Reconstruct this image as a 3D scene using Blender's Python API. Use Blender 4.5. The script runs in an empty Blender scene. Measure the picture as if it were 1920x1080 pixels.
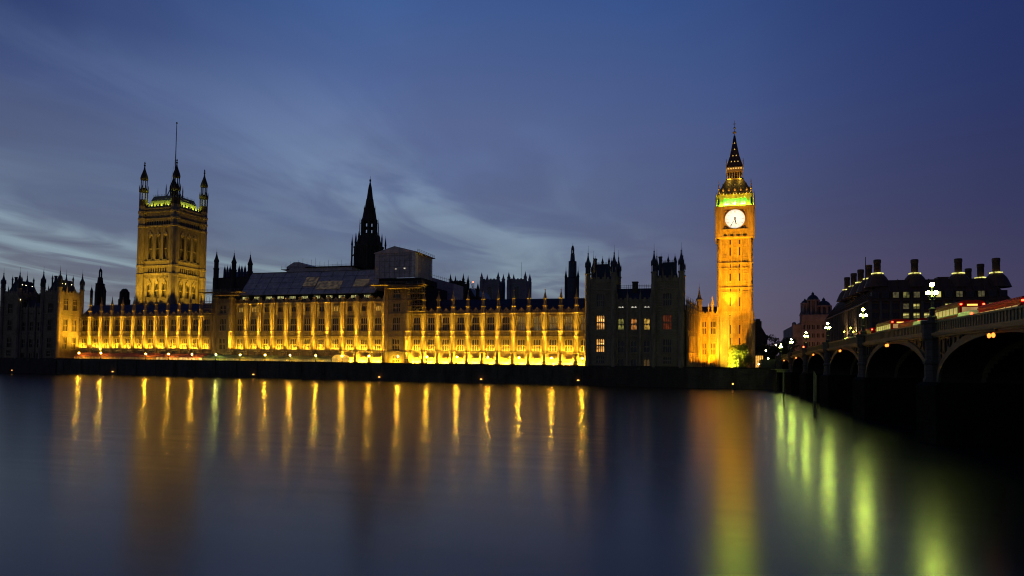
import bpy, math, random
from mathutils import Vector, Matrix
random.seed(7)
sc = bpy.context.scene
COL = sc.collection
R = math.radians

# ------------------------------------------------------------------ camera
CAM = Vector((0, 0, 7.1)); F = 1280.0; YAW = R(16.66); PITCH = R(2.35); ROLL = 0.0134; SHIFT = 90.5
_f = Vector((-math.sin(YAW)*math.cos(PITCH), math.cos(YAW)*math.cos(PITCH), math.sin(PITCH)))
_r0 = Vector((math.cos(YAW), math.sin(YAW), 0)); _u0 = _r0.cross(_f)
_r = _r0*math.cos(ROLL) + _u0*math.sin(ROLL); _u = _u0*math.cos(ROLL) - _r0*math.sin(ROLL)
cd = bpy.data.cameras.new('camera'); cam = bpy.data.objects.new('camera', cd); COL.objects.link(cam)
cd.sensor_width = 36; cd.lens = 36*F/1920; cd.shift_y = SHIFT/1920
cd.clip_start = .5; cd.clip_end = 20000
m = Matrix((_r, _u, -_f)).transposed().to_4x4(); m.translation = CAM; cam.matrix_world = m
sc.camera = cam

def proj(p):
    d = Vector(p)-CAM; w = d.dot(_f)
    return 960+F*d.dot(_r)/w, 540+SHIFT-F*d.dot(_u)/w
def at(px, py, Y):
    """world point on the plane y = Y seen at photo pixel px,py"""
    d = _f + _r*((px-960)/F) + _u*((540+SHIFT-py)/F)
    return CAM + d*((Y-CAM.y)/d.y)
def wx(px, Y, z=14.0):
    """world x of photo column px on plane y = Y at height z"""
    x = at(px, 600, Y).x
    for _ in range(8):
        a = proj((x, Y, z))[0]; b = proj((x+1, Y, z))[0]; x += (px-a)/(b-a)
    return x
def wz(px, py, Y): return at(px, py, Y).z

# ------------------------------------------------------------------ view + world
sc.view_settings.view_transform = 'Standard'; sc.view_settings.look = 'None'
sc.view_settings.exposure = 0; sc.view_settings.gamma = 1
sc.cycles.use_denoising = True; sc.cycles.filter_width = 1.1
sc.cycles.max_bounces = 6; sc.cycles.diffuse_bounces = 2; sc.cycles.glossy_bounces = 3
sc.cycles.sample_clamp_indirect = 4.0; sc.cycles.sample_clamp_direct = 0
sc.cycles.caustics_reflective = False; sc.cycles.caustics_refractive = False

def N(nt, typ, **kw):
    n = nt.nodes.new(typ)
    for k, v in kw.items():
        if k == 'ins':
            for a, b in v.items(): n.inputs[a].default_value = b
        else: setattr(n, k, v)
    return n
def mth(nt, op, a, b=None, c=None, clamp=False):
    n = nt.nodes.new('ShaderNodeMath'); n.operation = op; n.use_clamp = clamp
    for i, v in enumerate((a, b, c)):
        if v is None: continue
        if isinstance(v, (int, float)): n.inputs[i].default_value = v
        else: nt.links.new(v, n.inputs[i])
    return n.outputs[0]
def ramp(nt, fac, stops, interp='LINEAR'):
    n = nt.nodes.new('ShaderNodeValToRGB'); n.color_ramp.interpolation = interp
    e = n.color_ramp.elements
    while len(e) < len(stops): e.new(.5)
    for i, (p, c) in enumerate(stops):
        e[i].position = p; e[i].color = (*c, 1) if len(c) == 3 else c
    if fac is not None: nt.links.new(fac, n.inputs[0])
    return n.outputs[0]
def mixc(nt, fac, a, b, blend='MIX'):
    n = nt.nodes.new('ShaderNodeMix'); n.data_type = 'RGBA'; n.blend_type = blend
    for sock, v in ((n.inputs[0], fac), (n.inputs[6], a), (n.inputs[7], b)):
        if isinstance(v, (int, float)): sock.default_value = v
        elif isinstance(v, tuple): sock.default_value = (*v, 1)
        else: nt.links.new(v, sock)
    return n.outputs[2]
def lin(r, g, b):
    f = lambda c: (c/255/12.92) if c/255 <= .04045 else ((c/255+.055)/1.055)**2.4
    return (f(r), f(g), f(b))

def build_world():
    w = bpy.data.worlds.new('World'); sc.world = w; w.use_nodes = True
    nt = w.node_tree; nt.nodes.clear()
    out = N(nt, 'ShaderNodeOutputWorld'); bg = N(nt, 'ShaderNodeBackground'); nt.links.new(bg.outputs[0], out.inputs[0])
    tc = N(nt, 'ShaderNodeTexCoord'); sx = N(nt, 'ShaderNodeSeparateXYZ'); nt.links.new(tc.outputs['Generated'], sx.inputs[0])
    x, y, z = sx.outputs
    hy = mth(nt, 'SQRT', mth(nt, 'ADD', mth(nt, 'MULTIPLY', x, x), mth(nt, 'MULTIPLY', y, y)))
    el = mth(nt, 'ARCTAN2', z, hy)                                   # elevation, radians
    az = mth(nt, 'ARCTAN2', x, y)                                    # compass bearing off due west, -left +right
    eln = mth(nt, 'DIVIDE', el, R(60), clamp=True)
    # two elevation gradients, south-west (brighter, afterglow) and north-west (deep blue)
    left = ramp(nt, eln, [(0, lin(126,118,116)), (.08, lin(112,114,124)), (.18, lin(94,106,136)), (.25, lin(90,104,138)), (.32, lin(68,84,130)), (.39, lin(48,64,114)), (1, lin(20,32,72))])
    mid = ramp(nt, eln, [(0, lin(112,114,122)), (.10, lin(106,120,142)), (.22, lin(102,120,160)), (.32, lin(98,118,166)), (.46, lin(70,104,164)), (.56, lin(54,82,144)), (1, lin(24,38,88))])
    right = ramp(nt, eln, [(0, lin(100,78,94)), (.10, lin(92,78,106)), (.20, lin(72,70,108)), (.34, lin(50,66,120)), (.55, lin(40,56,112)), (1, lin(20,30,72))])
    fR = ramp(nt, mth(nt, 'DIVIDE', mth(nt, 'ADD', az, R(36)), R(60), clamp=True), [(0, (0,0,0)), (.25, (.06,.06,.06)), (.55, (.5,.5,.5)), (.88, (1,1,1))], 'B_SPLINE')
    fL = ramp(nt, mth(nt, 'DIVIDE', mth(nt, 'ADD', az, R(60)), R(40), clamp=True), [(0, (0,0,0)), (1, (1,1,1))], 'EASE')
    base = mixc(nt, fR, mixc(nt, fL, left, mid), right)
    fRR = mth(nt, 'DIVIDE', mth(nt, 'SUBTRACT', az, R(2)), R(22), clamp=True)        # far right falls to a duller navy
    base = mixc(nt, mth(nt, 'MULTIPLY', fRR, .8), base, ramp(nt, eln, [(0, lin(64,64,88)), (.15, lin(48,56,92)), (.4, lin(34,48,100)), (1, lin(20,30,72))]))
    # long-exposure cloud streaks on a high flat layer, drawn out along the wind (due west)
    zz = mth(nt, 'ADD', mth(nt, 'MAXIMUM', z, 0.0), .03)
    cx = mth(nt, 'DIVIDE', x, zz); cy = mth(nt, 'DIVIDE', y, zz)
    def noise(sx_, sy_, off, det, dist=.4):
        cv = N(nt, 'ShaderNodeCombineXYZ')
        nt.links.new(mth(nt, 'MULTIPLY', cx, sx_), cv.inputs[0]); nt.links.new(mth(nt, 'MULTIPLY', cy, sy_), cv.inputs[1]); cv.inputs[2].default_value = off
        nn = N(nt, 'ShaderNodeTexNoise', ins={'Scale': 1.0, 'Detail': det, 'Roughness': .5, 'Distortion': dist}); nt.links.new(cv.outputs[0], nn.inputs['Vector'])
        return nn.outputs['Fac']
    g = lambda v: (v, v, v)
    warp = mth(nt, 'MULTIPLY', mth(nt, 'SUBTRACT', noise(.62, .42, 3.7, 4), .5), 2.1)
    tt = mth(nt, 'DIVIDE', mth(nt, 'ADD', cx, warp), -8.0, clamp=True)
    bands = ramp(nt, tt, [(0, g(0)), (.10, g(.25)), (.165, g(.75)), (.22, g(.62)), (.29, g(.22)), (.36, g(.10)), (.43, g(.25)), (.50, g(.85)), (.545, g(.35)), (.60, g(1)), (.655, g(.30)), (.72, g(.75)), (.80, g(.25)), (.90, g(.55)), (1, g(.3))], 'EASE')
    tex = ramp(nt, noise(1.5, .75, 9.1, 4, .9), [(.34, g(.08)), (.62, g(1.15))], 'EASE')
    low = ramp(nt, eln, [(0, g(.30)), (.05, g(.85)), (.12, g(1)), (.24, g(.9)), (.31, g(.5)), (.39, g(.12)), (.64, g(.04)), (1, g(0))])
    azm = mth(nt, 'DIVIDE', mth(nt, 'SUBTRACT', R(4), az), R(22), clamp=True)
    k1 = mth(nt, 'MULTIPLY', mth(nt, 'MULTIPLY', mth(nt, 'MULTIPLY', bands, tex), low), azm)
    base = mixc(nt, mth(nt, 'MULTIPLY', k1, 1.05, clamp=True), base, ramp(nt, eln, [(0, lin(144,150,150)), (.12, lin(148,170,182)), (.28, lin(130,154,190)), (.5, lin(86,112,170))]))
    veil = ramp(nt, noise(.8, .55, 21.0, 4, .8), [(.38, g(0)), (.62, g(1))], 'EASE')
    k2 = mth(nt, 'MULTIPLY', mth(nt, 'MULTIPLY', veil, ramp(nt, eln, [(0, g(.3)), (.15, g(.8)), (.5, g(.7)), (.8, g(.1))])), azm)
    base = mixc(nt, mth(nt, 'MULTIPLY', k2, .40), base, ramp(nt, eln, [(0, lin(100,96,104)), (.2, lin(86,90,120)), (.4, lin(76,84,126)), (.7, lin(50,62,110))]))
    nt.links.new(base, bg.inputs[0]); bg.inputs[1].default_value = .90
build_world()

# ------------------------------------------------------------------ materials
MATS = {}
def mat_base(name):
    m = bpy.data.materials.new(name); m.use_nodes = True; nt = m.node_tree
    b = nt.nodes['Principled BSDF']; MATS[name] = m
    return m, nt, b
def surf(name, c1, c2, rough=.8, scale=.6, bump=.25, fine=6.0, spec=.3, metal=0, courses=None, streak=False):
    """a weathered surface: two tones mixed by world-position noise, plus fine grain and bump"""
    m, nt, b = mat_base(name)
    geo = N(nt, 'ShaderNodeNewGeometry')
    mp = N(nt, 'ShaderNodeMapping'); nt.links.new(geo.outputs['Position'], mp.inputs[0])
    if streak: mp.inputs['Scale'].default_value = (1, 1, .25)
    n1 = N(nt, 'ShaderNodeTexNoise', ins={'Scale': scale, 'Detail': 5.0, 'Roughness': .62}); nt.links.new(mp.outputs[0], n1.inputs['Vector'])
    n2 = N(nt, 'ShaderNodeTexNoise', ins={'Scale': fine, 'Detail': 3.0}); nt.links.new(geo.outputs['Position'], n2.inputs['Vector'])
    f = ramp(nt, n1.outputs['Fac'], [(.32, (0,0,0)), (.68, (1,1,1))])
    c = mixc(nt, f, c1, c2)
    c = mixc(nt, .55, c, ramp(nt, n2.outputs['Fac'], [(.25, (.45,.45,.45)), (.75, (1,1,1))]), 'MULTIPLY')
    h = n2.outputs['Fac']
    if courses:
        sp = N(nt, 'ShaderNodeSeparateXYZ'); nt.links.new(geo.outputs['Position'], sp.inputs[0])
        cv = N(nt, 'ShaderNodeCombineXYZ'); nt.links.new(mth(nt, 'ADD', sp.outputs[0], sp.outputs[1]), cv.inputs[0]); nt.links.new(sp.outputs[2], cv.inputs[1])
        br = N(nt, 'ShaderNodeTexBrick', ins={'Scale': 1.0, 'Brick Width': courses*2.2, 'Row Height': courses, 'Mortar Size': .05*courses, 'Color1': (1,1,1,1), 'Color2': (.72,.72,.72,1), 'Mortar': (.35,.35,.35,1)})
        nt.links.new(cv.outputs[0], br.inputs['Vector'])
        c = mixc(nt, .6, c, br.outputs['Color'], 'MULTIPLY')
        h = mth(nt, 'ADD', h, mth(nt, 'MULTIPLY', br.outputs['Fac'], -.6))
    nt.links.new(c, b.inputs['Base Color'])
    b.inputs['Roughness'].default_value = rough; b.inputs['Specular IOR Level'].default_value = spec; b.inputs['Metallic'].default_value = metal
    bp = N(nt, 'ShaderNodeBump', ins={'Strength': bump, 'Distance': .08}); nt.links.new(h, bp.inputs['Height']); nt.links.new(bp.outputs[0], b.inputs['Normal'])
    return m
def glow(name, col, strength, var=0.0, vs=1.2, lo=.35, hi=.65):
    m, nt, b = mat_base(name)
    b.inputs['Base Color'].default_value = (*[min(1, c*.4) for c in col], 1)
    b.inputs['Emission Color'].default_value = (*col, 1); b.inputs['Emission Strength'].default_value = strength
    if var:
        geo = N(nt, 'ShaderNodeNewGeometry')
        n = N(nt, 'ShaderNodeTexNoise', ins={'Scale': vs, 'Detail': 3.0}); nt.links.new(geo.outputs['Position'], n.inputs['Vector'])
        nt.links.new(mth(nt, 'MULTIPLY', ramp(nt, n.outputs['Fac'], [(lo, (1-var,)*3), (hi, (1,1,1))]), strength), b.inputs['Emission Strength'])
    return m
def glassm(name, col=(.012,.012,.014), rough=.12):
    m, nt, b = mat_base(name)
    b.inputs['Base Color'].default_value = (*col, 1); b.inputs['Roughness'].default_value = rough; b.inputs['Specular IOR Level'].default_value = .4
    geo = N(nt, 'ShaderNodeNewGeometry')
    n = N(nt, 'ShaderNodeTexNoise', ins={'Scale': 3.0, 'Detail': 2.0}); nt.links.new(geo.outputs['Position'], n.inputs['Vector'])
    bp = N(nt, 'ShaderNodeBump', ins={'Strength': .25, 'Distance': .1}); nt.links.new(n.outputs['Fac'], bp.inputs['Height']); nt.links.new(bp.outputs[0], b.inputs['Normal'])
    return m

STONE = surf('limestone', (.36,.28,.15), (.20,.152,.080), .85, .35, .5, 3.2, courses=.55, streak=True)
CARVED = surf('carved_limestone', (.37,.285,.155), (.17,.128,.068), .85, .9, .8, 5.0, streak=True)
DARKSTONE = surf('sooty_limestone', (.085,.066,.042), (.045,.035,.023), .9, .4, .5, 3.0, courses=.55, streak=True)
ABBEY = surf('pale_abbey_stone', (.30,.26,.26), (.20,.17,.18), .9, .3, .4, 2.0, courses=.6)
SLATE = surf('slate', (.045,.055,.085), (.02,.025,.045), .45, .5, .4, 5.0, courses=.35)
LEAD = surf('lead_roof', (.05,.055,.06), (.025,.028,.03), .5, .6, .3, 3.0)
IRONROOF = surf('cast_iron_roof', (.045,.036,.03), (.025,.02,.017), .5, 1.5, .5, 6.0, courses=.6)
GILT = surf('gilding', (.75,.50,.12), (.55,.35,.08), .35, 2.0, .3, 9.0, metal=.8)
GRANITE = surf('granite', (.13,.115,.078), (.07,.06,.042), .8, .6, .5, 4.0, courses=.7, streak=True)
WETWALL = surf('wet_river_wall', (.15,.132,.078), (.075,.066,.040), .85, .35, .9, 2.5, spec=.1, courses=.6, streak=True)
RIBIRON = surf('dull_green_painted_iron', (.115,.115,.06), (.07,.072,.038), .55, .8, .25, 5.0)
WEEDSTONE = surf('weedy_wet_stone', (.020,.020,.012), (.008,.008,.005), .8, .5, .8, 2.5, spec=.1, courses=.6)
GREENIRON = surf('green_painted_iron', (.155,.16,.078), (.10,.105,.052), .5, .8, .25, 5.0)
BLACKIRON = surf('black_iron', (.02,.024,.02), (.012,.014,.012), .45, 2.0, .2, 8.0)
ASPHALT = surf('asphalt', (.05,.05,.05), (.035,.035,.036), .85, .8, .3, 12.0)
EARTH = surf('paving', (.10,.095,.085), (.06,.056,.05), .9, .3, .4, 5.0, courses=.8)
SHEET = surf('grey_sheeting', (.62,.50,.40), (.36,.30,.26), .55, .55, .6, 2.0, streak=False)
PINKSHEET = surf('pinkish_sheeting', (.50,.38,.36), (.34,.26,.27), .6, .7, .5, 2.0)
PALESHEET = surf('pale_sheeting', (.75,.68,.52), (.55,.48,.36), .6, .9, .5, 2.0)
STEEL = surf('galvanised_tube', (.20,.19,.16), (.11,.10,.085), .5, 3.0, .2, 9.0, metal=.3)
PLANK = surf('scaffold_boards', (.30,.22,.12), (.17,.12,.07), .85, 2.0, .4, 8.0)
REDCANVAS = surf('red_canvas', (.34,.10,.075), (.22,.06,.05), .8, 1.2, .3, 6.0)
GREENCANVAS = surf('green_canvas', (.10,.14,.10), (.06,.09,.07), .75, 1.2, .3, 6.0)
WHITEPAINT = surf('white_paint', (.62,.60,.52), (.50,.48,.42), .6, 2.0, .15, 8.0)
BRONZE = surf('bronze_cladding', (.125,.062,.030), (.075,.036,.018), .6, .7, .3, 4.0)
SANDPIER = surf('sandstone_piers', (.14,.10,.08), (.09,.065,.055), .85, .8, .4, 4.0)
REDSTONE = surf('brownish_portland_stone', (.30,.21,.18), (.19,.13,.115), .9, .35, .4, 2.0, courses=.7, streak=True)
DARKBRICK = surf('dark_brick', (.075,.058,.045), (.045,.034,.028), .9, .5, .4, 3.0, courses=.4)
WOOD = surf('wet_timber', (.34,.33,.13), (.16,.16,.07), .75, 3.0, .6, 9.0, streak=True)
BARK = surf('bark', (.08,.06,.045), (.04,.03,.024), .95, 3.0, .7, 9.0, streak=True)
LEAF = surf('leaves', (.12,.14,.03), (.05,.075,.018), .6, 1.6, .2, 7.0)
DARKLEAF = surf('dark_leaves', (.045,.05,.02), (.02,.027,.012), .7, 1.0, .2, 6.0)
REDPAINT = surf('red_bus_paint', (.30,.008,.006), (.24,.007,.005), .6, 1.5, .05, 6.0, spec=.05)
RUBBER = surf('tyre_rubber', (.02,.02,.02), (.015,.015,.015), .85, 4.0, .2, 12.0)
WHITEVAN = surf('white_vehicle_paint', (.6,.6,.58), (.52,.52,.5), .35, 1.0, .05, 6.0, spec=.5)
GLASS = glassm('dark_glass'); LEADGLASS = glassm('leaded_glass', (.02,.019,.016), .25)
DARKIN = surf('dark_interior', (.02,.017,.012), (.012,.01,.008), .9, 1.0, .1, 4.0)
OAK = surf('oak_door', (.09,.055,.03), (.05,.03,.018), .7, 3.0, .4, 9.0, streak=True)
G_WARM = glow('lit_window_warm', (1,.46,.10), 1.0, .9, .75)
G_ORANGE = glow('lit_window_orange', (1,.36,.07), .6, .9, .9)
G_RED = glow('lit_window_red', (1,.17,.03), .12, .85, .8)
G_GREENISH = glow('lit_window_greenish', (.80,.72,.16), .32, .9, .9)
G_YELLOW = glow('lit_window_yellow', (1,.58,.09), .7, .85, .9)
G_DIM = glow('lit_window_dim', (1,.55,.15), .10, .9, 2.5)
G_GLINT = glow('window_painted_glints', (.9,.85,.5), .9, 1.0, 2.6, .60, .78)  # sparkle of reflections on dark panes, painted as emission
G_WHITE = glow('lit_white', (1,.92,.75), .7, .6, 1.5)
G_ROOF = glow('lit_under_roof_cover', (.85,.80,.30), .75, .85, 1.1)
G_MARQ = glow('lit_marquee_inside', (1,.62,.16), 1.2, .85, .55)
G_MARQ2 = glow('lit_glasshouse_inside', (.72,.62,.18), .22, .85, .7)
G_PORCH = glow('lit_porch_canopy', (1,.66,.10), .55, .5, 1.2)
G_GLOBE = glow('lamp_globe', (.78,1,.14), 200)
G_TGLOBE = glow('terrace_lamp_globe', (1,.52,.03), 760)
G_TGLOBE2 = glow('terrace_lamp_globe_green', (.90,.86,.16), 560)
G_STREET = glow('street_lamp_light', (1,.62,.22), 45)
G_STREETW = glow('street_lamp_white', (.9,1,.02), 36)
G_ROOM = glow('room_lamp', (1,.72,.25), 2.6)
G_SHEET = glow('painted_sheet_glow', (1,.70,.34), .055, .95, .8)  # faint emission standing in for light through the sheeting
G_BULB = glow('bare_bulb', (1,.85,.45), 10)
G_FLOOD = glow('floodlight_lens', (1,.70,.14), 1.6)
G_DIAL = glow('opal_dial', (1,.95,.78), 1.08)
G_NAV = glow('navigation_lamp', (1,.22,.03), 3.2)
G_AMBER = glow('river_wall_lamp', (1,.42,.08), 5)
G_REDLAMP = glow('red_lamp', (1,.03,.01), 30)
G_TAIL = glow('tail_lamp', (1,.045,.015), 14)
G_BUSWIN = glow('bus_lit_window', (1,.55,.22), .38, .5, 1.5)
G_HEAD = glow('headlamp', (1,.95,.8), 18)
G_BLIND = glow('bus_rear_blind', (1,.45,.08), 2.0)
G_COLLAR = glow('chimney_collar_light', (.95,.88,.22), 1.7, .95, .9)
G_OFFICE = glow('office_window', (.95,.85,.22), .2, .95, .8)
G_OFFICED = glow('office_window_dim', (.9,.75,.30), .10, .8, 1.2)
G_OFFICEB = glow('office_window_bright', (1,.86,.22), .75, .5, 1.4)
G_DORMER = glow('gilded_lit_dormer', (1,.66,.16), .75, .3, 2)
G_KIOSK = glow('lit_kiosk', (1,.48,.08), 1.6, .6, 1.5)

ANI = 0.0
def water_mat():
    m, nt, b = mat_base('river_water')
    geo = N(nt, 'ShaderNodeNewGeometry')
    mp = N(nt, 'ShaderNodeMapping'); mp.inputs['Rotation'].default_value = (0, 0, -YAW); mp.inputs['Scale'].default_value = (1.1, 3.0, 1)
    nt.links.new(geo.outputs['Position'], mp.inputs[0])
    n1 = N(nt, 'ShaderNodeTexNoise', ins={'Scale': .55, 'Detail': 4.0, 'Roughness': .6, 'Distortion': .3}); nt.links.new(mp.outputs[0], n1.inputs['Vector'])
    mp2 = N(nt, 'ShaderNodeMapping'); mp2.inputs['Rotation'].default_value = (0, 0, -YAW); mp2.inputs['Scale'].default_value = (.06, .55, 1); nt.links.new(geo.outputs['Position'], mp2.inputs[0])
    n2 = N(nt, 'ShaderNodeTexNoise', ins={'Scale': 1.0, 'Detail': 5.0, 'Roughness': .6}); nt.links.new(mp2.outputs[0], n2.inputs['Vector'])
    b.inputs['Base Color'].default_value = (.010, .013, .014, 1)
    b.inputs['IOR'].default_value = 1.42
    tn = N(nt, 'ShaderNodeTangent', direction_type='UV_MAP', uv_map='flow'); nt.links.new(tn.outputs[0], b.inputs['Tangent']); b.inputs['Anisotropic'].default_value = .12; b.inputs['Anisotropic Rotation'].default_value = ANI
    nt.links.new(mth(nt, 'ADD', .178, mth(nt, 'MULTIPLY', n2.outputs['Fac'], .09)), b.inputs['Roughness'])
    bp = N(nt, 'ShaderNodeBump', ins={'Strength': .02, 'Distance': .05}); nt.links.new(n1.outputs['Fac'], bp.inputs['Height']); nt.links.new(bp.outputs[0], b.inputs['Normal'])
    return m
WATER = water_mat()

# ------------------------------------------------------------------ mesh builder
class MB:
    def __init__(s): s.v = []; s.f = []; s.smooth = False
    def add(s, vs, fs):
        o = len(s.v); s.v += [tuple(v) for v in vs]; s.f += [tuple(i+o for i in f) for f in fs]; return s
    def box(s, x0, x1, y0, y1, z0, z1):
        return s.add([(x0,y0,z0),(x1,y0,z0),(x1,y1,z0),(x0,y1,z0),(x0,y0,z1),(x1,y0,z1),(x1,y1,z1),(x0,y1,z1)],
              [(0,3,2,1),(4,5,6,7),(0,1,5,4),(1,2,6,5),(2,3,7,6),(3,0,4,7)])
    def cbox(s, cx, cy, cz, dx, dy, dz): return s.box(cx-dx/2, cx+dx/2, cy-dy/2, cy+dy/2, cz-dz/2, cz+dz/2)
    def lathe(s, cx, cy, prof, n=8, rot=None, sx=1, sy=1):
        rot = math.pi/n if rot is None else rot; vs = []; fs = []
        for r, z in prof:
            for i in range(n):
                a = rot+2*math.pi*i/n; vs.append((cx+r*sx*math.cos(a), cy+r*sy*math.sin(a), z))
        k = len(prof)
        for j in range(k-1):
            for i in range(n):
                fs.append((j*n+i, j*n+(i+1) % n, (j+1)*n+(i+1) % n, (j+1)*n+i))
        fs.append(tuple(range(n))[::-1]); fs.append(tuple((k-1)*n+i for i in range(n)))
        return s.add(vs, fs)
    def tube(s, p, q, r0, r1=None, n=6):
        r1 = r0 if r1 is None else r1; p = Vector(p); q = Vector(q); d = (q-p)
        if d.length < 1e-6: return s
        d.normalize(); a = d.orthogonal().normalized(); b = d.cross(a); vs = []
        for c, r in ((p, r0), (q, r1)):
            for i in range(n):
                t = 2*math.pi*i/n; vs.append(c+a*(r*math.cos(t))+b*(r*math.sin(t)))
        fs = [(i, (i+1) % n, n+(i+1) % n, n+i) for i in range(n)]
        return s.add(vs, fs+[tuple(range(n))[::-1], tuple(range(n, 2*n))])
    def sphere(s, c, r, n=8, m=6, sz=1):
        prof = [(max(.02*r, r*math.sin(math.pi*j/m)), c[2]-r*sz*math.cos(math.pi*j/m)) for j in range(m+1)]
        return s.lathe(c[0], c[1], prof, n)
    def poly(s, pts, y0, y1):
        """polygon in xz (counter-clockwise seen from -y) extruded y0..y1"""
        n = len(pts); vs = [(x, y0, z) for x, z in pts]+[(x, y1, z) for x, z in pts]
        fs = [tuple(range(n)), tuple(range(2*n-1, n-1, -1))]+[(i, n+i, n+(i+1) % n, (i+1) % n) for i in range(n)]
        return s.add(vs, fs)
    def polyx(s, pts, x0, x1):
        """polygon in yz extruded x0..x1"""
        n = len(pts); vs = [(x0, y, z) for y, z in pts]+[(x1, y, z) for y, z in pts]
        fs = [tuple(range(n)), tuple(range(2*n-1, n-1, -1))]+[(i, n+i, n+(i+1) % n, (i+1) % n) for i in range(n)]
        return s.add(vs, fs)
    def quad(s, a, b, c, d): return s.add([a, b, c, d], [(0,1,2,3)])
    def xf(s, M, start=0):
        for i in range(start, len(s.v)): s.v[i] = tuple(M @ Vector(s.v[i]))
        return s
    def mesh(s, name, mat):
        me = bpy.data.meshes.new(name); me.from_pydata(s.v, [], s.f); me.update()
        me.materials.append(mat)
        if s.smooth: me.polygons.foreach_set('use_smooth', [True]*len(me.polygons))
        return me
    def build(s, name, mat, parent=None, loc=None, rz=0):
        return place(s.mesh(name, mat), name, parent, loc, rz)
def place(me, name, parent=None, loc=None, rz=0):
    o = bpy.data.objects.new(name, me); COL.objects.link(o)
    if parent is not None: o.parent = parent
    if loc is not None: o.location = loc
    if rz: o.rotation_euler.z = rz
    return o
def tag(o, label, cat, group=None):
    o['label'] = label; o['category'] = cat
    if group: o['group'] = group
    return o
def thing(name, label, cat, loc=(0,0,0), rz=0, group=None):
    o = bpy.data.objects.new(name, None); COL.objects.link(o); o.empty_display_size = .5
    o.location = loc; o.rotation_euler = (0,0,rz)
    return tag(o, label, cat, group)
def struct(name, mb, mat):
    o = mb.build(name, mat); o['kind'] = 'structure'; return o
def copy_tree(o, parent=None):
    c = o.copy(); COL.objects.link(c)
    if parent is not None: c.parent = parent
    for ch in list(o.children): copy_tree(ch, c)
    return c

def wall(mb, x0, x1, z0, z1, ops, y=0.0, dep=.45):
    """a wall face at y with real rectangular openings (x0,x1,z0,z1) and reveals"""
    xs = sorted({x0, x1, *[v for o in ops for v in o[:2]]}); zs = sorted({z0, z1, *[v for o in ops for v in o[2:]]})
    for i in range(len(xs)-1):
        for j in range(len(zs)-1):
            cx = (xs[i]+xs[i+1])/2; cz = (zs[j]+zs[j+1])/2
            if any(o[0] < cx < o[1] and o[2] < cz < o[3] for o in ops): continue
            mb.quad((xs[i],y,zs[j]), (xs[i+1],y,zs[j]), (xs[i+1],y,zs[j+1]), (xs[i],y,zs[j+1]))
    for a, b, c, d in ops:
        e = y+dep
        mb.quad((a,y,c),(a,e,c),(a,e,d),(a,y,d)); mb.quad((b,y,c),(b,y,d),(b,e,d),(b,e,c))
        mb.quad((a,y,c),(b,y,c),(b,e,c),(a,e,c)); mb.quad((a,y,d),(a,e,d),(b,e,d),(b,y,d))
def window_meshes(w, h, lights=3, tiers=2, arch=True, name='window'):
    """stone mullioned window, origin at its sill centre; returns (frame mesh, glass mb)"""
    f = MB(); y = .12
    for i in range(1, lights):
        x = -w/2+w*i/lights; f.box(x-.10, x+.10, y, y+.22, 0, h)
    for j in range(1, tiers):
        z = h*j/tiers; f.box(-w/2, w/2, y+.01, y+.2, z-.16, z+.16)
    s = .2
    f.box(-w/2-s, -w/2, -.10, .16, -.1, h+s); f.box(w/2, w/2+s, -.10, .16, -.1, h+s)
    f.box(-w/2-s-.08, w/2+s+.08, -.16, .16, h+s-.02, h+s+.2); f.box(-w/2-s-.1, w/2+s+.1, -.22, .15, -.3, -.08)
    if arch:                                                         # cusped heads in each light
        lw = w/lights
        for i in range(lights):
            for t in range(tiers):
                zt = h*(t+1)/tiers-(.13 if t < tiers-1 else 0); c = -w/2+lw*(i+.5)
                f.poly([(c-lw/2+.06, zt), (c-lw/2+.06, zt-.45), (c-.04, zt)], y+.03, y+.17)
                f.poly([(c+.04, zt), (c+lw/2-.06, zt-.45), (c+lw/2-.06, zt)], y+.03, y+.17)
    g = MB(); g.quad((-w/2, .30, 0), (w/2, .30, 0), (w/2, .30, h), (-w/2, .30, h))
    return f, g
_wcache = {}
def window(parent, x, z, w, h, lights=3, tiers=2, glass=None, y=0.0, rz=0, stone=None, name='window'):
    glass = glass or LEADGLASS; stone = stone or CARVED
    k = (round(w,2), round(h,2), lights, tiers, stone.name)
    if k not in _wcache:
        f, g = window_meshes(w, h, lights, tiers); _wcache[k] = (f.mesh('window', stone), g, {})
    fm, g, gs = _wcache[k]
    if glass.name not in gs: gs[glass.name] = g.mesh('glass', glass)
    o = place(fm, name, parent, (x, y, z), rz); place(gs[glass.name], 'glass', o)
    return o

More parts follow.
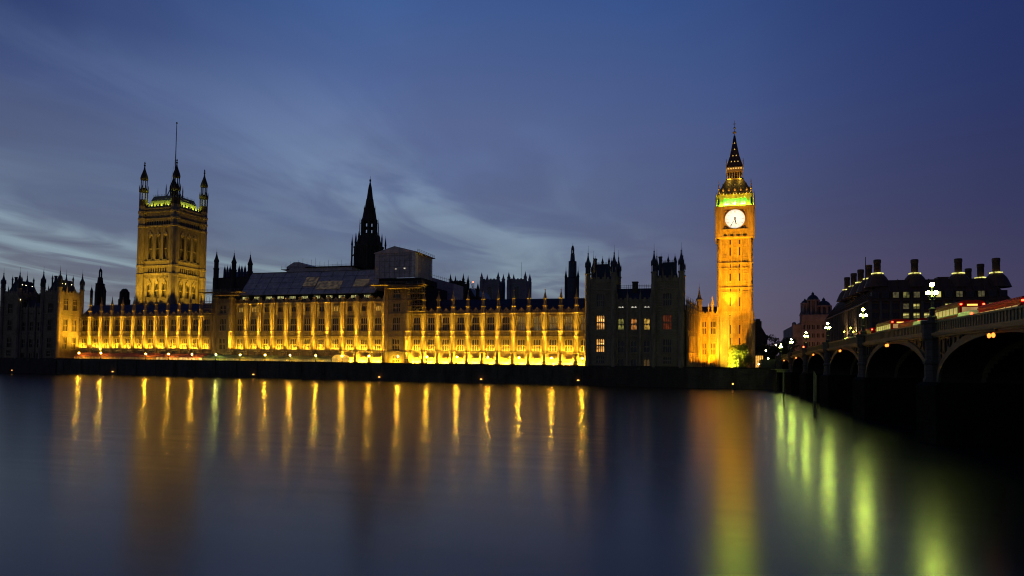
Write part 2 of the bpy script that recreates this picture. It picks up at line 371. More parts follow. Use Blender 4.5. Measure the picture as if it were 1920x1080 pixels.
# ------------------------------------------------------------------ lights (each sits in a fixture of its own)
_fx = {}
def fixture_meshes():
    b = MB(); b.box(-.28, .28, -.16, .16, .10, .42); b.box(-.33, -.28, -.05, .05, -.0, .3); b.box(.28, .33, -.05, .05, 0, .3); b.box(-.34, .34, -.10, .10, -.06, .0)
    l = MB(); l.box(-.24, .24, -.12, .12, .42, .45)
    _fx['b'] = b.mesh('floodlight', BLACKIRON); _fx['l'] = l.mesh('lens', G_FLOOD)
fixture_meshes()
def flood(loc, target, watts, angle, label, group, col=(1,.57,.032), blend=.6, size=.25, pole=0):
    loc = Vector(loc)
    o = place(_fx['b'], 'floodlight', None, loc); tag(o, label, 'floodlight', group)
    place(_fx['l'], 'lens', o)
    if pole:
        if pole not in _fx: b = MB(); b.tube((0,0,-pole),(0,0,-.06),.07); _fx[pole] = b.mesh('pole', BLACKIRON)
        place(_fx[pole], 'pole', o)
    ld = bpy.data.lights.new('flood_beam', 'SPOT'); ld.energy = watts; ld.spot_size = R(angle); ld.spot_blend = blend; ld.color = col; ld.shadow_soft_size = size
    lo = bpy.data.objects.new('flood_beam', ld); COL.objects.link(lo); lo.parent = o
    lo.location = (0, 0, .62); d = Vector(target)-(loc+Vector((0,0,.62)))
    lo.rotation_euler = d.to_track_quat('-Z', 'Y').to_euler()
    return o
_bar = {}
def floodbar(x, y, z, L, watts, label, group, col=(1,.60,.028), tilt=20):
    """a linear floodlight lying along a wall, shining up it"""
    k = round(L, 1)
    if k not in _bar:
        b = MB(); b.box(-L/2, L/2, -.12, .12, 0, .14); l = MB(); l.box(-L/2+.04, L/2-.04, -.09, .09, .14, .17)
        _bar[k] = (b.mesh('linear_floodlight', BLACKIRON), l.mesh('lens', G_FLOOD))
    o = place(_bar[k][0], 'linear_floodlight', None, (x, y, z)); tag(o, label, 'floodlight', group); place(_bar[k][1], 'lens', o)
    ld = bpy.data.lights.new('flood_strip', 'AREA'); ld.shape = 'RECTANGLE'; ld.size = L*.9; ld.size_y = .15; ld.energy = watts; ld.color = col
    lo = bpy.data.objects.new('flood_strip', ld); COL.objects.link(lo); lo.parent = o; lo.location = (0, 0, .24)
    lo.rotation_euler = (math.pi-R(tilt), 0, 0)
    return o

# ------------------------------------------------------------------ setting: river, banks
T = 7.0          # terrace parapet top / local zero of the palace
YF = 250.0       # palace river front
YW = 238.0       # river wall
BX = 20.7        # south face of the bridge
w = MB(); w.quad((-4000,-400,0), (4000,-400,0), (4000,YW+4,0), (-4000,YW+4,0)); o = struct('river', w, WATER)
uv = o.data.uv_layers.new(name='flow')
for i, c in enumerate(((0,-.5),(0,.5),(.1,.5),(.1,-.5))): uv.data[i].uv = (0, 0)
for lp in o.data.loops:                                              # u runs across the river, a little upstream: the wind's line
    co = o.data.vertices[lp.vertex_index].co; uv.data[lp.index].uv = ((co.x*math.sin(R(-15))+co.y*math.cos(R(-15)))*.01, (co.x*math.cos(R(-15))-co.y*math.sin(R(-15)))*.01)
g = MB(); g.quad((-6000,-600,-3), (6000,-600,-3), (6000,7000,-3), (-6000,7000,-3)); struct('riverbed_ground', g, EARTH)
g = MB(); g.quad((-6000,YW+.8,6.2), (6000,YW+.8,6.2), (6000,7000,6.2), (-6000,7000,6.2)); struct('ground', g, EARTH)
w = thing('river_wall', 'long dark embankment wall rising from the river below the palace terrace', 'wall', (0, YW, 0))
b = MB(); b.box(-900, BX-1, 0, .8, -3, 6.55); b.box(BX+27, 900, 0, .8, -3, 6.55)
x = -520.0
while x < 10:
    b.box(x-.5, x+.5, -.25, 0, -3, 6.55); x += 10.3
b.build('wall', WETWALL, w)
b = MB(); b.box(-900, BX-1, -.12, .9, 6.55, 6.72); b.box(-900, BX-1, .15, .65, 6.72, 6.95); b.box(-900, BX-1, .05, .75, 6.95, 7.08); b.build('parapet', DARKSTONE, w)

# lamps in the river wall, a few metres above the water
for px, py in ((23,694),(211,697),(475,702),(711,707),(902,711),(1084,713)):
    p = at(px, py, YW-.45)
    o = thing('river_wall_lamp', 'small amber lamp on a bracket on the dark river wall', 'lamp', p, 0, 'amber lamps along the river wall')
    b = MB(); b.box(-.10,.10,0,.42,-.28,-.16); b.box(-.45,.45,-.12,.12,-.20,-.12); b.build('bracket', BLACKIRON, o)
    b = MB(); b.lathe(0,0,[(.1,-.12),(.40,-.10),(.42,.06),(.2,.16)],10,sy=.5); b.build('lens', G_AMBER, o)
# the lamp standing in front of the clock tower on a marker
p = at(1374, 720, YW-6)
o = thing('marker_lamp', 'small orange lamp on a post in the water below the clock tower', 'lamp', (p.x, p.y, 0))
b = MB(); b.tube((0,0,-2),(0,0,p.z-.2),.16,.14); b.lathe(0,0,[(.35,p.z-.35),(.35,p.z-.2)],8); b.build('post', BLACKIRON, o)
b = MB(); b.sphere((0,0,p.z),.26); b.build('lens', G_AMBER, o)

# ------------------------------------------------------------------ palace river front
def buttress_mesh(h=19.7, extra=0):
    b = MB(); H = h
    b.lathe(0, -.35, [(.98,-1),(.98,.9),(.80,1.1),(.80,4.3),(.95,4.4),(.95,4.75),(.76,4.9),(.76,10.5),(.86,10.6),(.86,10.85),(.74,10.95),(.74,12.55),(.86,12.65),(.86,12.9),(.72,13.0),(.72,H-.3),(.92,H-.1),(.92,H+.15)], 8)
    for a in range(8):                                               # angle shafts
        t = math.pi/8+a*math.pi/4; b.tube((.76*math.cos(t),-.35+.76*math.sin(t),4.9),(.72*math.cos(t),-.35+.72*math.sin(t),H-.3),.09,.09,4)
    return b
def pinnacle_mesh(z0=19.7):
    b = MB(); z = z0+.15
    b.lathe(0,-.35,[(.62,z),(.62,z+2.2),(.80,z+2.35),(.80,z+2.6),(.55,z+2.75)],8)
    for a in range(4):
        t = math.pi/4+a*math.pi/2; b.tube((.42*math.cos(t),-.35+.42*math.sin(t),z+2.7),(.42*math.cos(t),-.35+.42*math.sin(t),z+5.2),.13,.13,4)
    b.lathe(0,-.35,[(.26,z+2.7),(.26,z+5.2)],6)
    b.lathe(0,-.35,[(.66,z+5.1),(.72,z+5.4),(.50,z+5.6),(.50,z+5.9),(.36,z+6.6),(.16,z+7.6),(.09,z+8.3),(.20,z+8.45),(.20,z+8.6),(.04,z+8.8),(.03,z+9.4)],8)
    return b
BUT = buttress_mesh().mesh('buttress', CARVED); PIN = pinnacle_mesh().mesh('pinnacle', CARVED)
BUT5 = buttress_mesh(24.9).mesh('buttress', CARVED)
b = MB(); b.lathe(0,-.35,[(.62,25.0),(.62,26.6),(.8,26.75),(.8,27.0),(.3,27.6)],8); PIN5 = b.mesh('pinnacle', CARVED)
def carved_panel(w, h):
    b = MB(); b.box(-w/2, -w/2+.12, -.1, 0, 0, h); b.box(w/2-.12, w/2, -.1, 0, 0, h); b.box(-w/2+.12, w/2-.12, -.1, 0, h-.12, h); b.box(-w/2+.12, w/2-.12, -.1, 0, 0, .12)
    for k in (-1, 0, 1):
        c = k*w*.3; b.poly([(c-.34,h*.55),(c,h*.12),(c+.34,h*.55),(c+.2,h*.85),(c,h*.7),(c-.2,h*.85)], -.24, 0)
        b.sphere((c, -.16, h*.9), .12, 6, 4)
    b.box(-.06-w*.15,.06-w*.15,-.12,0,.12,h-.12); b.box(-.06+w*.15,.06+w*.15,-.12,0,.12,h-.12)
    return b
PANEL = carved_panel(3.0, 1.7).mesh('carved_panel', CARVED)
def door_mesh():
    b = MB(); b.box(-.85,.85,.25,.3,0,2.5); b.box(-.9,-.78,.12,.26,0,2.5); b.box(.78,.9,.12,.26,0,2.5); b.box(-.04,.04,.18,.26,0,2.5); b.box(-.78,.78,.2,.26,1.7,1.8)
    return b
DOOR = door_mesh().mesh('door', OAK)
b = MB(); b.poly([(-1.15,2.5),(1.15,2.5),(1.15,2.75),(.7,3.15),(-.7,3.15),(-1.15,2.75)], -.4, -.002); HOOD = b.mesh('door_hood', CARVED)
b = MB(); b.box(-.7,.7,.20,.245,.15,1.65); DGLOW = b.mesh('door_glass', G_YELLOW)

def palace_range(label, bx, Y, extra=False, roof=True, top_glass=None, doors=True, glint2=(), litx=()):
    """one stretch of the river front; bx = world x of its buttresses"""
    X0 = bx[0]; L = bx[-1]-X0
    t = thing('palace_range', label, 'palace wing', (X0, Y, T))
    H = 24.9 if extra else 19.7
    wl = MB(); ops = []; ribs = MB(); cen = []
    for a, c in zip(bx[:-1], bx[1:]):
        m_ = (a+c)/2-X0; W = c-a; cen.append((m_, W)); ww = min(2.75, W*.46)
        if doors: ops.append((m_-.9, m_+.9, -.75, 1.8))
        ops += [(m_-ww/2, m_+ww/2, 5.0, 9.6), (m_-ww/2, m_+ww/2, 13.1, 18.3)]
        if extra: ops.append((m_-1.0, m_+1.0, 21.2, 23.3))
        for s in (-1, 1):
            for q in (ww/2+.52, ww/2+.95):
                if q > W/2-.8: continue
                ribs.box(m_+s*q-.07, m_+s*q+.07, -.12, 0, 4.9, 10.4); ribs.box(m_+s*q-.07, m_+s*q+.07, -.12, 0, 13.0, 19.3)
                ribs.poly([(m_+s*q-.2, 8.7), (m_+s*q+.2, 8.7), (m_+s*q, 9.4)], -.22, -.12); ribs.poly([(m_+s*q-.2, 16.7), (m_+s*q+.2, 16.7), (m_+s*q, 17.4)], -.22, -.12)
    wall(wl, 0, L, -.8, H, ops); wl.box(0, L, .45, 13, -.8, H-.3)
    wl.add(ribs.v, ribs.f); wl.build('wall', STONE, t)
    for i, (m_, W) in enumerate(cen):
        ww = min(2.75, W*.46)
        window(t, m_, 5.0, ww, 4.6, 3, 2)
        window(t, m_, 13.1, ww, 5.2, 3, 2, glass=G_GLINT if i in glint2 else None)
        if extra: window(t, m_, 21.2, 2.0, 2.1, 3, 1, glass=G_YELLOW if i in litx else None)
        place(PANEL, 'carved_panel', t, (m_, 0, 10.75))
        if doors:
            d = place(DOOR, 'door', t, (m_, .0, -.75)); place(DGLOW, 'door_glass', d); place(HOOD, 'door_hood', t, (m_, 0, -.75))
    for z0, dz, pr in ((4.30,.46,.36),(10.30,.42,.36),(12.45,.42,.38)):
        b = MB(); b.box(0, L, -pr, 0, z0, z0+dz); b.box(0, L, -pr-.1, 0, z0+dz, z0+dz+.10); b.build('string_course', CARVED, t)
    pz = H
    b = MB(); b.box(0, L, -.35, .1, pz-.45, pz-.15); b.box(0, L, -.45, .2, pz-.15, pz+.1); b.build('cornice', CARVED, t)
    b = MB()
    for m_, W in cen:
        n = 7; st = (W-1.5)/n
        for k in range(n):
            c = m_-(W-1.5)/2+st*(k+.5); b.box(c-st*.36, c+st*.36, -.1, .12, pz+.1, pz+(1.55 if k % 2 == 0 else 1.15))
        b.box(m_-W/2, m_+W/2, -.06, .10, pz+.1, pz+.75)
        b.poly([(m_-.45,pz+1.2),(m_+.45,pz+1.2),(m_+.45,pz+1.7),(m_,pz+2.3),(m_-.45,pz+1.7)], -.16, .06)
    b.build('parapet', CARVED, t)
    for x in bx:
        bo = place(BUT5 if extra else BUT, 'buttress', t, (x-X0, 0, 0)); bo.scale = (1.22, 1, 1); place(PIN5 if extra else PIN, 'pinnacle', bo)
    if roof:
        b = MB(); z0 = pz+.2; b.polyx([(1.2,z0),(13,z0),(13,z0+.4),(7.6,z0+5.8),(6.6,z0+5.8)], 0, L)
        for k in range(int(L/.8)): b.box(k*.8+.3, k*.8+.36, 6.9, 7.2, z0+5.8, z0+6.15)
        b.build('roof', SLATE, t)
    return t

NB = [wx(p, YF) for p in (767.5,794.5,821.7,849,877,905.5,934,962.5,991.7,1021.5,1051.5,1080.5,1112)]
SB = [wx(p, YF) for p in (146,168.5,189,209,229,250,271.5,292,313.7,335,356,376,398)]
CB = [wx(p, YF) for p in (436.7,462,486.4,511,537,562,588.7,614.7,641.7,668.9,694.6,721)]
palace_range('golden floodlit palace wing with bare slate roof left of the dark twin-towered block', NB, YF, glint2=(7,8,9,10,11))
palace_range('golden floodlit palace wing with blue slate roof behind the red marquee', SB, YF, doors=False)
palace_range('tall golden floodlit palace wing under the grey sheeted roof cover', CB, YF, extra=True, roof=False, litx=(0,1,7,10))

# the two scaffolded towers in the middle of the front
def mid_tower(x0, x1, label, H):
    t = thing('palace_tower', label, 'tower', (x0, YF-1.6, T)); L = x1-x0
    wl = MB(); ww = 3.0; m_ = L/2
    rows = [(0.2,3.0),(5.0,9.6),(13.1,18.3),(20.6,24.0)]+([(26.2,29.6)] if H > 29 else [])
    wall(wl, 0, L, -.8, H, [(m_-ww/2, m_+ww/2, a, c) for a, c in rows], 0, .5); wl.box(0, L, .5, 14, -.8, H-.2); wl.build('wall', STONE, t)
    for a, c in rows: window(t, m_, a, ww, c-a, 4, 2, y=.05)
    for z in (4.4, 10.5, 12.5, 19.5, 24.9):
        b = MB(); b.box(0, L, -.28, 0, z, z+.35); b.build('string_course', CARVED, t)
    for x in (0, L):
        b = MB(); b.lathe(0,0,[(1.25,-.8),(1.25,4.4),(1.05,4.6),(1.05,12.6),(1.15,12.8),(1.0,13),(1.0,H),(1.2,H+.1),(1.2,H+.5),(.8,H+.9)],8)
        for z in (10.5,19.6,24.9): b.lathe(0,0,[(1.12,z),(1.12,z+.35)],8)
        b.build('corner_turret', CARVED, t, (x, .2, 0))
    return t
TX0, TX1 = wx(722.5, YF-1.6), wx(762, YF-1.6); UX0, UX1 = wx(402, YF-1.6), wx(431, YF-1.6)
mid_tower(TX0, TX1, 'dark palace tower rising into the tall sheeted scaffold box', 31)
mid_tower(UX0, UX1, 'dark scaffolded palace tower between the red marquee and grey roof cover', 27)

# temporary roofs and scaffolding
def sheet_noise(mb): return mb
t = thing('roof_cover', 'long grey sheeted temporary roof over the middle of the palace', 'roof cover', (wx(452, YF+2, 36), YF+1.2, T))
L = wx(704, YF+2, 36)-t.location.x; nb = 22; b = MB()
z0, z1 = wz(580, 551, YF+1.2)-T, wz(580, 509.5, YF+9)-T
def wob(i, j): return .22*math.sin(i*1.9+j*2.3)+.15*math.sin(i*.7-j*3.1)
nj = 6
for i in range(nb):
    for j in range(nj):
        P = lambda a, c: (L*a/nb, 8*c/nj+wob(a, c)*(0 < c < nj), z0+(z1-z0)*c/nj)
        b.quad(P(i,j), P(i+1,j), P(i+1,j+1), P(i,j+1))
b.box(0, L, 8, 20, z0+2, z1-.05); b.quad((L,0,z0),(L,8,z0),(L,8,z1),(L,8,z1)); b.quad((0,0,z0),(0,8,z1),(0,8,z1),(0,8,z0))
b.build('sheeting', SHEET, t)
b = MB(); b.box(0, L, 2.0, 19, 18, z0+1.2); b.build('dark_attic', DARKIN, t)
b = MB()
for i in range(0, nb+1, 2):
    b.tube((L*i/nb,-.15,z0),(L*i/nb,7.9,z1+.1),.06)
for j in (1.5, 3.2, 4.6): b.tube((0,8*j/nj-.28,z0+(z1-z0)*j/nj),(L,8*j/nj-.28,z0+(z1-z0)*j/nj),.045)
b.box(0, L, -.5, -.1, z0-.25, z0); b.box(0, L, 7.7, 8.3, z1, z1+.2)
b.build('edge_frame', STEEL, t)
b = MB()
for i in range(11):
    c = L*(i+.35)/11
    for k in range(4): b.box(c-1.5+k*.8, c-.95+k*.8, 1.2, 1.25, z0-1.9+.12*(k % 2), z0-.75)
b.build('work_light', G_ROOF, t)
for a, c, d, e in ((.455,.55,.35,.75),(.56,.74,.2,.55),(.83,.93,.3,.6)):   # emissive patches painting the warm glow of light behind the sheet
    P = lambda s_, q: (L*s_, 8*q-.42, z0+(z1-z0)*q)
    pb = MB(); pb.quad(P(a,d), P(c,d), P(c,e), P(a,e)); pb.build('sheet_glow_patch', G_SHEET, t)

def sheet_box(label, x0, x1, Y, Yb, zb, ze, za, apex, mat, side=None, parent_name='scaffold_enclosure'):
    t = thing(parent_name, label, 'scaffold enclosure', (x0, Y, T)); L = x1-x0; D = Yb-Y; ax = apex-x0
    b = MB(); b.polyx([(0,zb),(D,zb),(D,ze),(0,ze)], 0, .1)
    n = 8
    for i in range(n):
        for j in range(4):
            zt = lambda s_: ze+(za-ze)*(s_/ax if s_ <= ax else (L-s_)/(L-ax))
            P = lambda a, c: (L*a/n, .12*math.sin(a*2.1+c*1.7)*(0 < c < 4), zb+(zt(L*a/n)-zb)*c/4)
            b.quad(P(i,j), P(i+1,j), P(i+1,j+1), P(i,j+1))
    b.build('front_sheet', mat, t)
    b = MB()
    for i in range(6):
        for j in range(4):
            P = lambda a, c: (L+.12*math.sin(a*1.9+c*2.2)*(0 < c < 4), D*a/6, zb+(ze-zb)*c/4)
            b.quad(P(i,j), P(i+1,j), P(i+1,j+1), P(i,j+1))
    b.build('side_sheet', side or mat, t)
    b = MB(); b.poly([(-.5,ze-.1),(L+1.2,ze-.1),(L+1.2,ze+.12),(ax,za+.2),(-.5,ze+.12)], -.3, D+.6); b.build('roof_sheet', SHEET, t)
    b = MB()
    for i in range(9):
        b.tube((L+1.0, D*i/8, ze), (L+1.0, D*i/8, ze+1.3), .05)
        b.tube((L*i/8, -.2, ze+.3), (L*i/8, -.2, ze+(za-ze)*(1-abs(L*i/8-ax)/max(ax, L-ax))+1.2), .04)
    b.tube((L+1.0,0,ze+1.2),(L+1.0,D,ze+1.2),.05); b.tube((L+1.0,0,ze+.7),(L+1.0,D,ze+.7),.05)
    b.build('guard_rail', STEEL, t)
    b = MB()
    for i in range(9): b.tube((L*i/8,-.2,zb-.5),(L*i/8,-.2,ze+(za-ze)*(1-abs(L*i/8-ax)/max(ax,L-ax))),.045)
    for j in range(1,5): b.tube((0,-.22,zb+(ze-zb)*j/4.5),(L,-.22,zb+(ze-zb)*j/4.5),.04)
    for i in range(7): b.tube((L+.2,D*i/6,zb-.5),(L+.2,D*i/6,ze),.045)
    for j in range(1,5): b.tube((L+.2,0,zb+(ze-zb)*j/4.5),(L+.2,D,zb+(ze-zb)*j/4.5),.04)
    b.build('scaffold_frame', STEEL, t)
    return t
Y1 = YF-2.4
bxl, bxr = wx(703, Y1, 46), wx(778, Y1, 46)
zb, ze, za = wz(742,521,Y1)-T, wz(742,474,Y1)-T, wz(740,462.5,Y1)-T
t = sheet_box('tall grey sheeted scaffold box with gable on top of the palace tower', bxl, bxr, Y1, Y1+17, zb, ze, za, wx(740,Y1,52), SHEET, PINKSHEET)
b = MB(); L = bxr-bxl; b.box(L-1.3, L+.1, -.2, -.13, zb+.1, ze-.1); b.box(L+.2, L+.27, -.2, 2.6, zb+.1, ze-.2); b.build('corner_sheet', PALESHEET, t)
b = MB(); b.box(L*.52, L*.55, -.3, -.2, zb+3.4, zb+3.75); b.box(L*.73, L*.77, -.3, -.2, zb+3.5, zb+3.95); b.build('work_light', G_WHITE, t)
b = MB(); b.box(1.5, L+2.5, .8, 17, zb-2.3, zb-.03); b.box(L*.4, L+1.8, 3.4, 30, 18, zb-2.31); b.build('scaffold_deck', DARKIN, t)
# roof cover further back, and the pinkish side cover
Yb2 = 286
x0, x1 = wx(537,Yb2,50), wx(660,Yb2,50); zc, zt_ = wz(590,512,Yb2)-T, wz(557,491.5,Yb2)-T
t = thing('roof_cover', 'dark low gabled roof cover with guard rails beyond the long grey sheeting', 'roof cover', (x0, Yb2, T)); L = x1-x0
xa = wx(557,Yb2,50)-x0; ze2 = wz(600,503,Yb2)-T
b = MB(); b.poly([(0,zc-6),(L,zc-6),(L,ze2+.4),(L*.42,ze2+.4),(xa+1,zt_),(xa-2,zt_),(0,ze2+1.2)], 0, 14); b.build('sheeting', SHEET, t)
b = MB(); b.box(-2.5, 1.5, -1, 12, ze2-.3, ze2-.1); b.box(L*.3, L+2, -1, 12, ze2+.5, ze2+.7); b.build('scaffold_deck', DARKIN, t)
b = MB()
for i in range(18):
    c = -2+i*(L+4)/17; b.tube((c,-1,ze2),(c,-1,ze2+(3.2 if 2 < i < 10 else 1.8)+(i % 3)*.9),.05)
b.tube((-2.5,-1,ze2+1.0),(L+2,-1,ze2+1.5),.05); b.tube((-2.5,-1,ze2+.5),(L+2,-1,ze2+1.0),.05)
b.build('guard_rail', STEEL, t)
Yb3 = 283
x0, x1 = wx(806,Yb3,40), wx(866,Yb3,40)
t = thing('roof_cover', 'pinkish sheeted roof cover right of the tall scaffold box', 'roof cover', (x0, Yb3, T)); L = x1-x0
za1, za2, zb3 = wz(813,519,Yb3)-T, wz(853,531,Yb3)-T, wz(830,566,Yb3)-T
b = MB(); b.poly([(0,zb3),(L*.75,zb3),(L*.75,za2-.2),(L*.7,za2),(0,za1)], 0, 12); b.build('sheeting', PINKSHEET, t)
b = MB()
for i in range(12): c = L*.72*i/11; zz = za1+(za2-za1)*i/11; b.tube((c,-.1,zz-.2),(c,-.1,zz+1.7),.05)
b.tube((0,-.1,za1+1.1),(L*.72,-.1,za2+1.1),.05); b.build('guard_rail', STEEL, t)

def scaffold(label, x0, x1, Y, zs, ztop, bays, depth=2.0, zbase=-.8, brace=True):
    t = thing('scaffold', label, 'scaffolding', (x0, Y, T)); L = x1-x0
    for i in range(bays+1):
        for d in (0, depth): b = MB(); b.tube((L*i/bays, d, zbase), (L*i/bays, d, ztop+random.uniform(0, 1.5)), .07); b.build('standard', STEEL, t)
    b = MB()
    for z in zs:
        for d in (0, depth): b.tube((-.6, d, z+.12), (L+.6, d, z+.12), .06); b.tube((-.6, d, z+1.1), (L+.6, d, z+1.1), .05)
    if brace:
        for k in range(len(zs)-1):
            for i in range(bays):
                b.tube((L*i/bays, -.05, zs[k]), (L*(i+1)/bays, -.05, zs[k+1]), .06) if k % 2 == 0 else b.tube((L*(i+1)/bays, -.05, zs[k]), (L*i/bays, -.05, zs[k+1]), .06)
    b.build('ledger_tubes', STEEL, t)
    for z in zs:
        b = MB(); b.box(-.7, L+.7, .1, depth-.1, z-.05, z+.06); b.box(-.7, L+.7, .0, .05, z, z+.25); b.build('deck_boards', PLANK, t)
    return t
scaffold('braced scaffold bay standing right of the tall tower under the sheeted box', wx(766,YF-2.6), wx(793,YF-2.6), YF-4.2, [20.4,22.6,25.0,27.6,30.2], 31.5, 3, zbase=19.9)
scaffold('narrow scaffold with short decks left of the tower behind the red marquee end', wx(378,YF-2.6), wx(399,YF-2.6), YF-4.0, [20.4,22.4,24.6], 27.5, 2, zbase=19.9)
def gantry(label, pxl, pxr, py, Y, depth=5.0):
    z = wz((pxl+pxr)/2, py, Y)-T; x0 = wx(pxl,Y,z+T); x1 = wx(pxr,Y,z+T); L = x1-x0
    t = thing('scaffold_platform', label, 'scaffolding', (x0, Y, T))
    b = MB(); b.box(0, L, 0, depth, z-.1, z+.1); b.box(L*.12, L*.9, -.1, -.02, z-.7, z-.45); b.build('deck_boards', PLANK, t)
    b = MB(); b.box(L*.35, L*.95, -.5, 2, z-1.6, z-1.45); b.build('deck_boards', PLANK, t)
    b = MB(); n = max(4, int(L/2.2))
    for i in range(n+1):
        c = L*i/n; b.tube((c,-.05,z-1.4),(c,-.05,z+1.2),.06); b.tube((c,depth-.2,z-.1),(c,.0,z-2.2),.05)
    b.tube((0,-.05,z+1.1),(L,-.05,z+1.1),.05); b.tube((0,-.05,z+.6),(L,-.05,z+.6),.05); b.tube((0,-.05,z-1.2),(L,-.05,z-1.3),.05)
    b.build('guard_rail', STEEL, t)
gantry('wide boarded scaffold platform under the tall sheeted scaffold box', 692, 793, 533, YF-5.5)
gantry('boarded scaffold platform on top of the dark tower right of the flag tower', 372, 448, 547, YF-5.0)

# ------------------------------------------------------------------ the riverside pavilions at each end
def turret(h, r, cap, mat=None, top=None):
    """octagonal corner turret shaft, its open lantern and ogee cap; origin at the foot"""
    b = MB(); prof = [(r*1.1,0),(r*1.1,4.4),(r,4.6)]
    for z in (10.5,12.5,19.5,25.0,h-6.5):
        if 5 < z < h-1: prof += [(r,z),(r*1.12,z+.1),(r*1.12,z+.4),(r,z+.5)]
    prof += [(r,h-.4),(r*1.2,h-.2),(r*1.2,h+.2)]; b.lathe(0,0,prof,8)
    return b
def turret_cap(h, r, cap):
    c = MB(); ln = cap*.30
    for a in range(8):
        t = math.pi/8+a*math.pi/4; c.tube((r*.82*math.cos(t),r*.82*math.sin(t),h+.2),(r*.82*math.cos(t),r*.82*math.sin(t),h+ln),r*.17,r*.17,4)
        c.lathe(r*1.05*math.cos(t), r*1.05*math.sin(t), [(r*.14,h+ln*.9),(r*.14,h+ln*1.3),(.02,h+ln*1.75)], 4)
    c.lathe(0,0,[(r*.5,h+.2),(r*.5,h+ln)],8)
    p = [(r*.95,h+ln),(r*1.08,h+ln*1.12),(r*1.0,h+ln*1.3),(r*.92,h+ln*1.5),(r*.62,h+ln*1.85),(r*.34,h+ln*2.25),(r*.18,h+ln*2.7),(r*.26,h+ln*2.76),(r*.26,h+ln*2.86),(r*.10,h+ln*2.95),(.05,h+cap),(.03,h+cap+1.6)]
    c.lathe(0,0,p,8); return c
PT = turret(34.0, .95, 8.5).mesh('corner_turret', CARVED); PC = turret_cap(34.0, .95, 8.5).mesh('turret_cap', LEAD)
PARA = None
def battlement(mb, x0, x1, y, z, h=1.2, st=.8, ax='x'):
    n = max(2, int(abs(x1-x0)/st)); s = (x1-x0)/n
    for i in range(n):
        a = x0+s*i; hh = h if i % 2 == 0 else h*.55
        if ax == 'x': mb.box(min(a,a+s), max(a,a+s), y-.12, y+.12, z, z+hh)
        else: mb.box(y-.12, y+.12, min(a,a+s), max(a,a+s), z, z+hh)
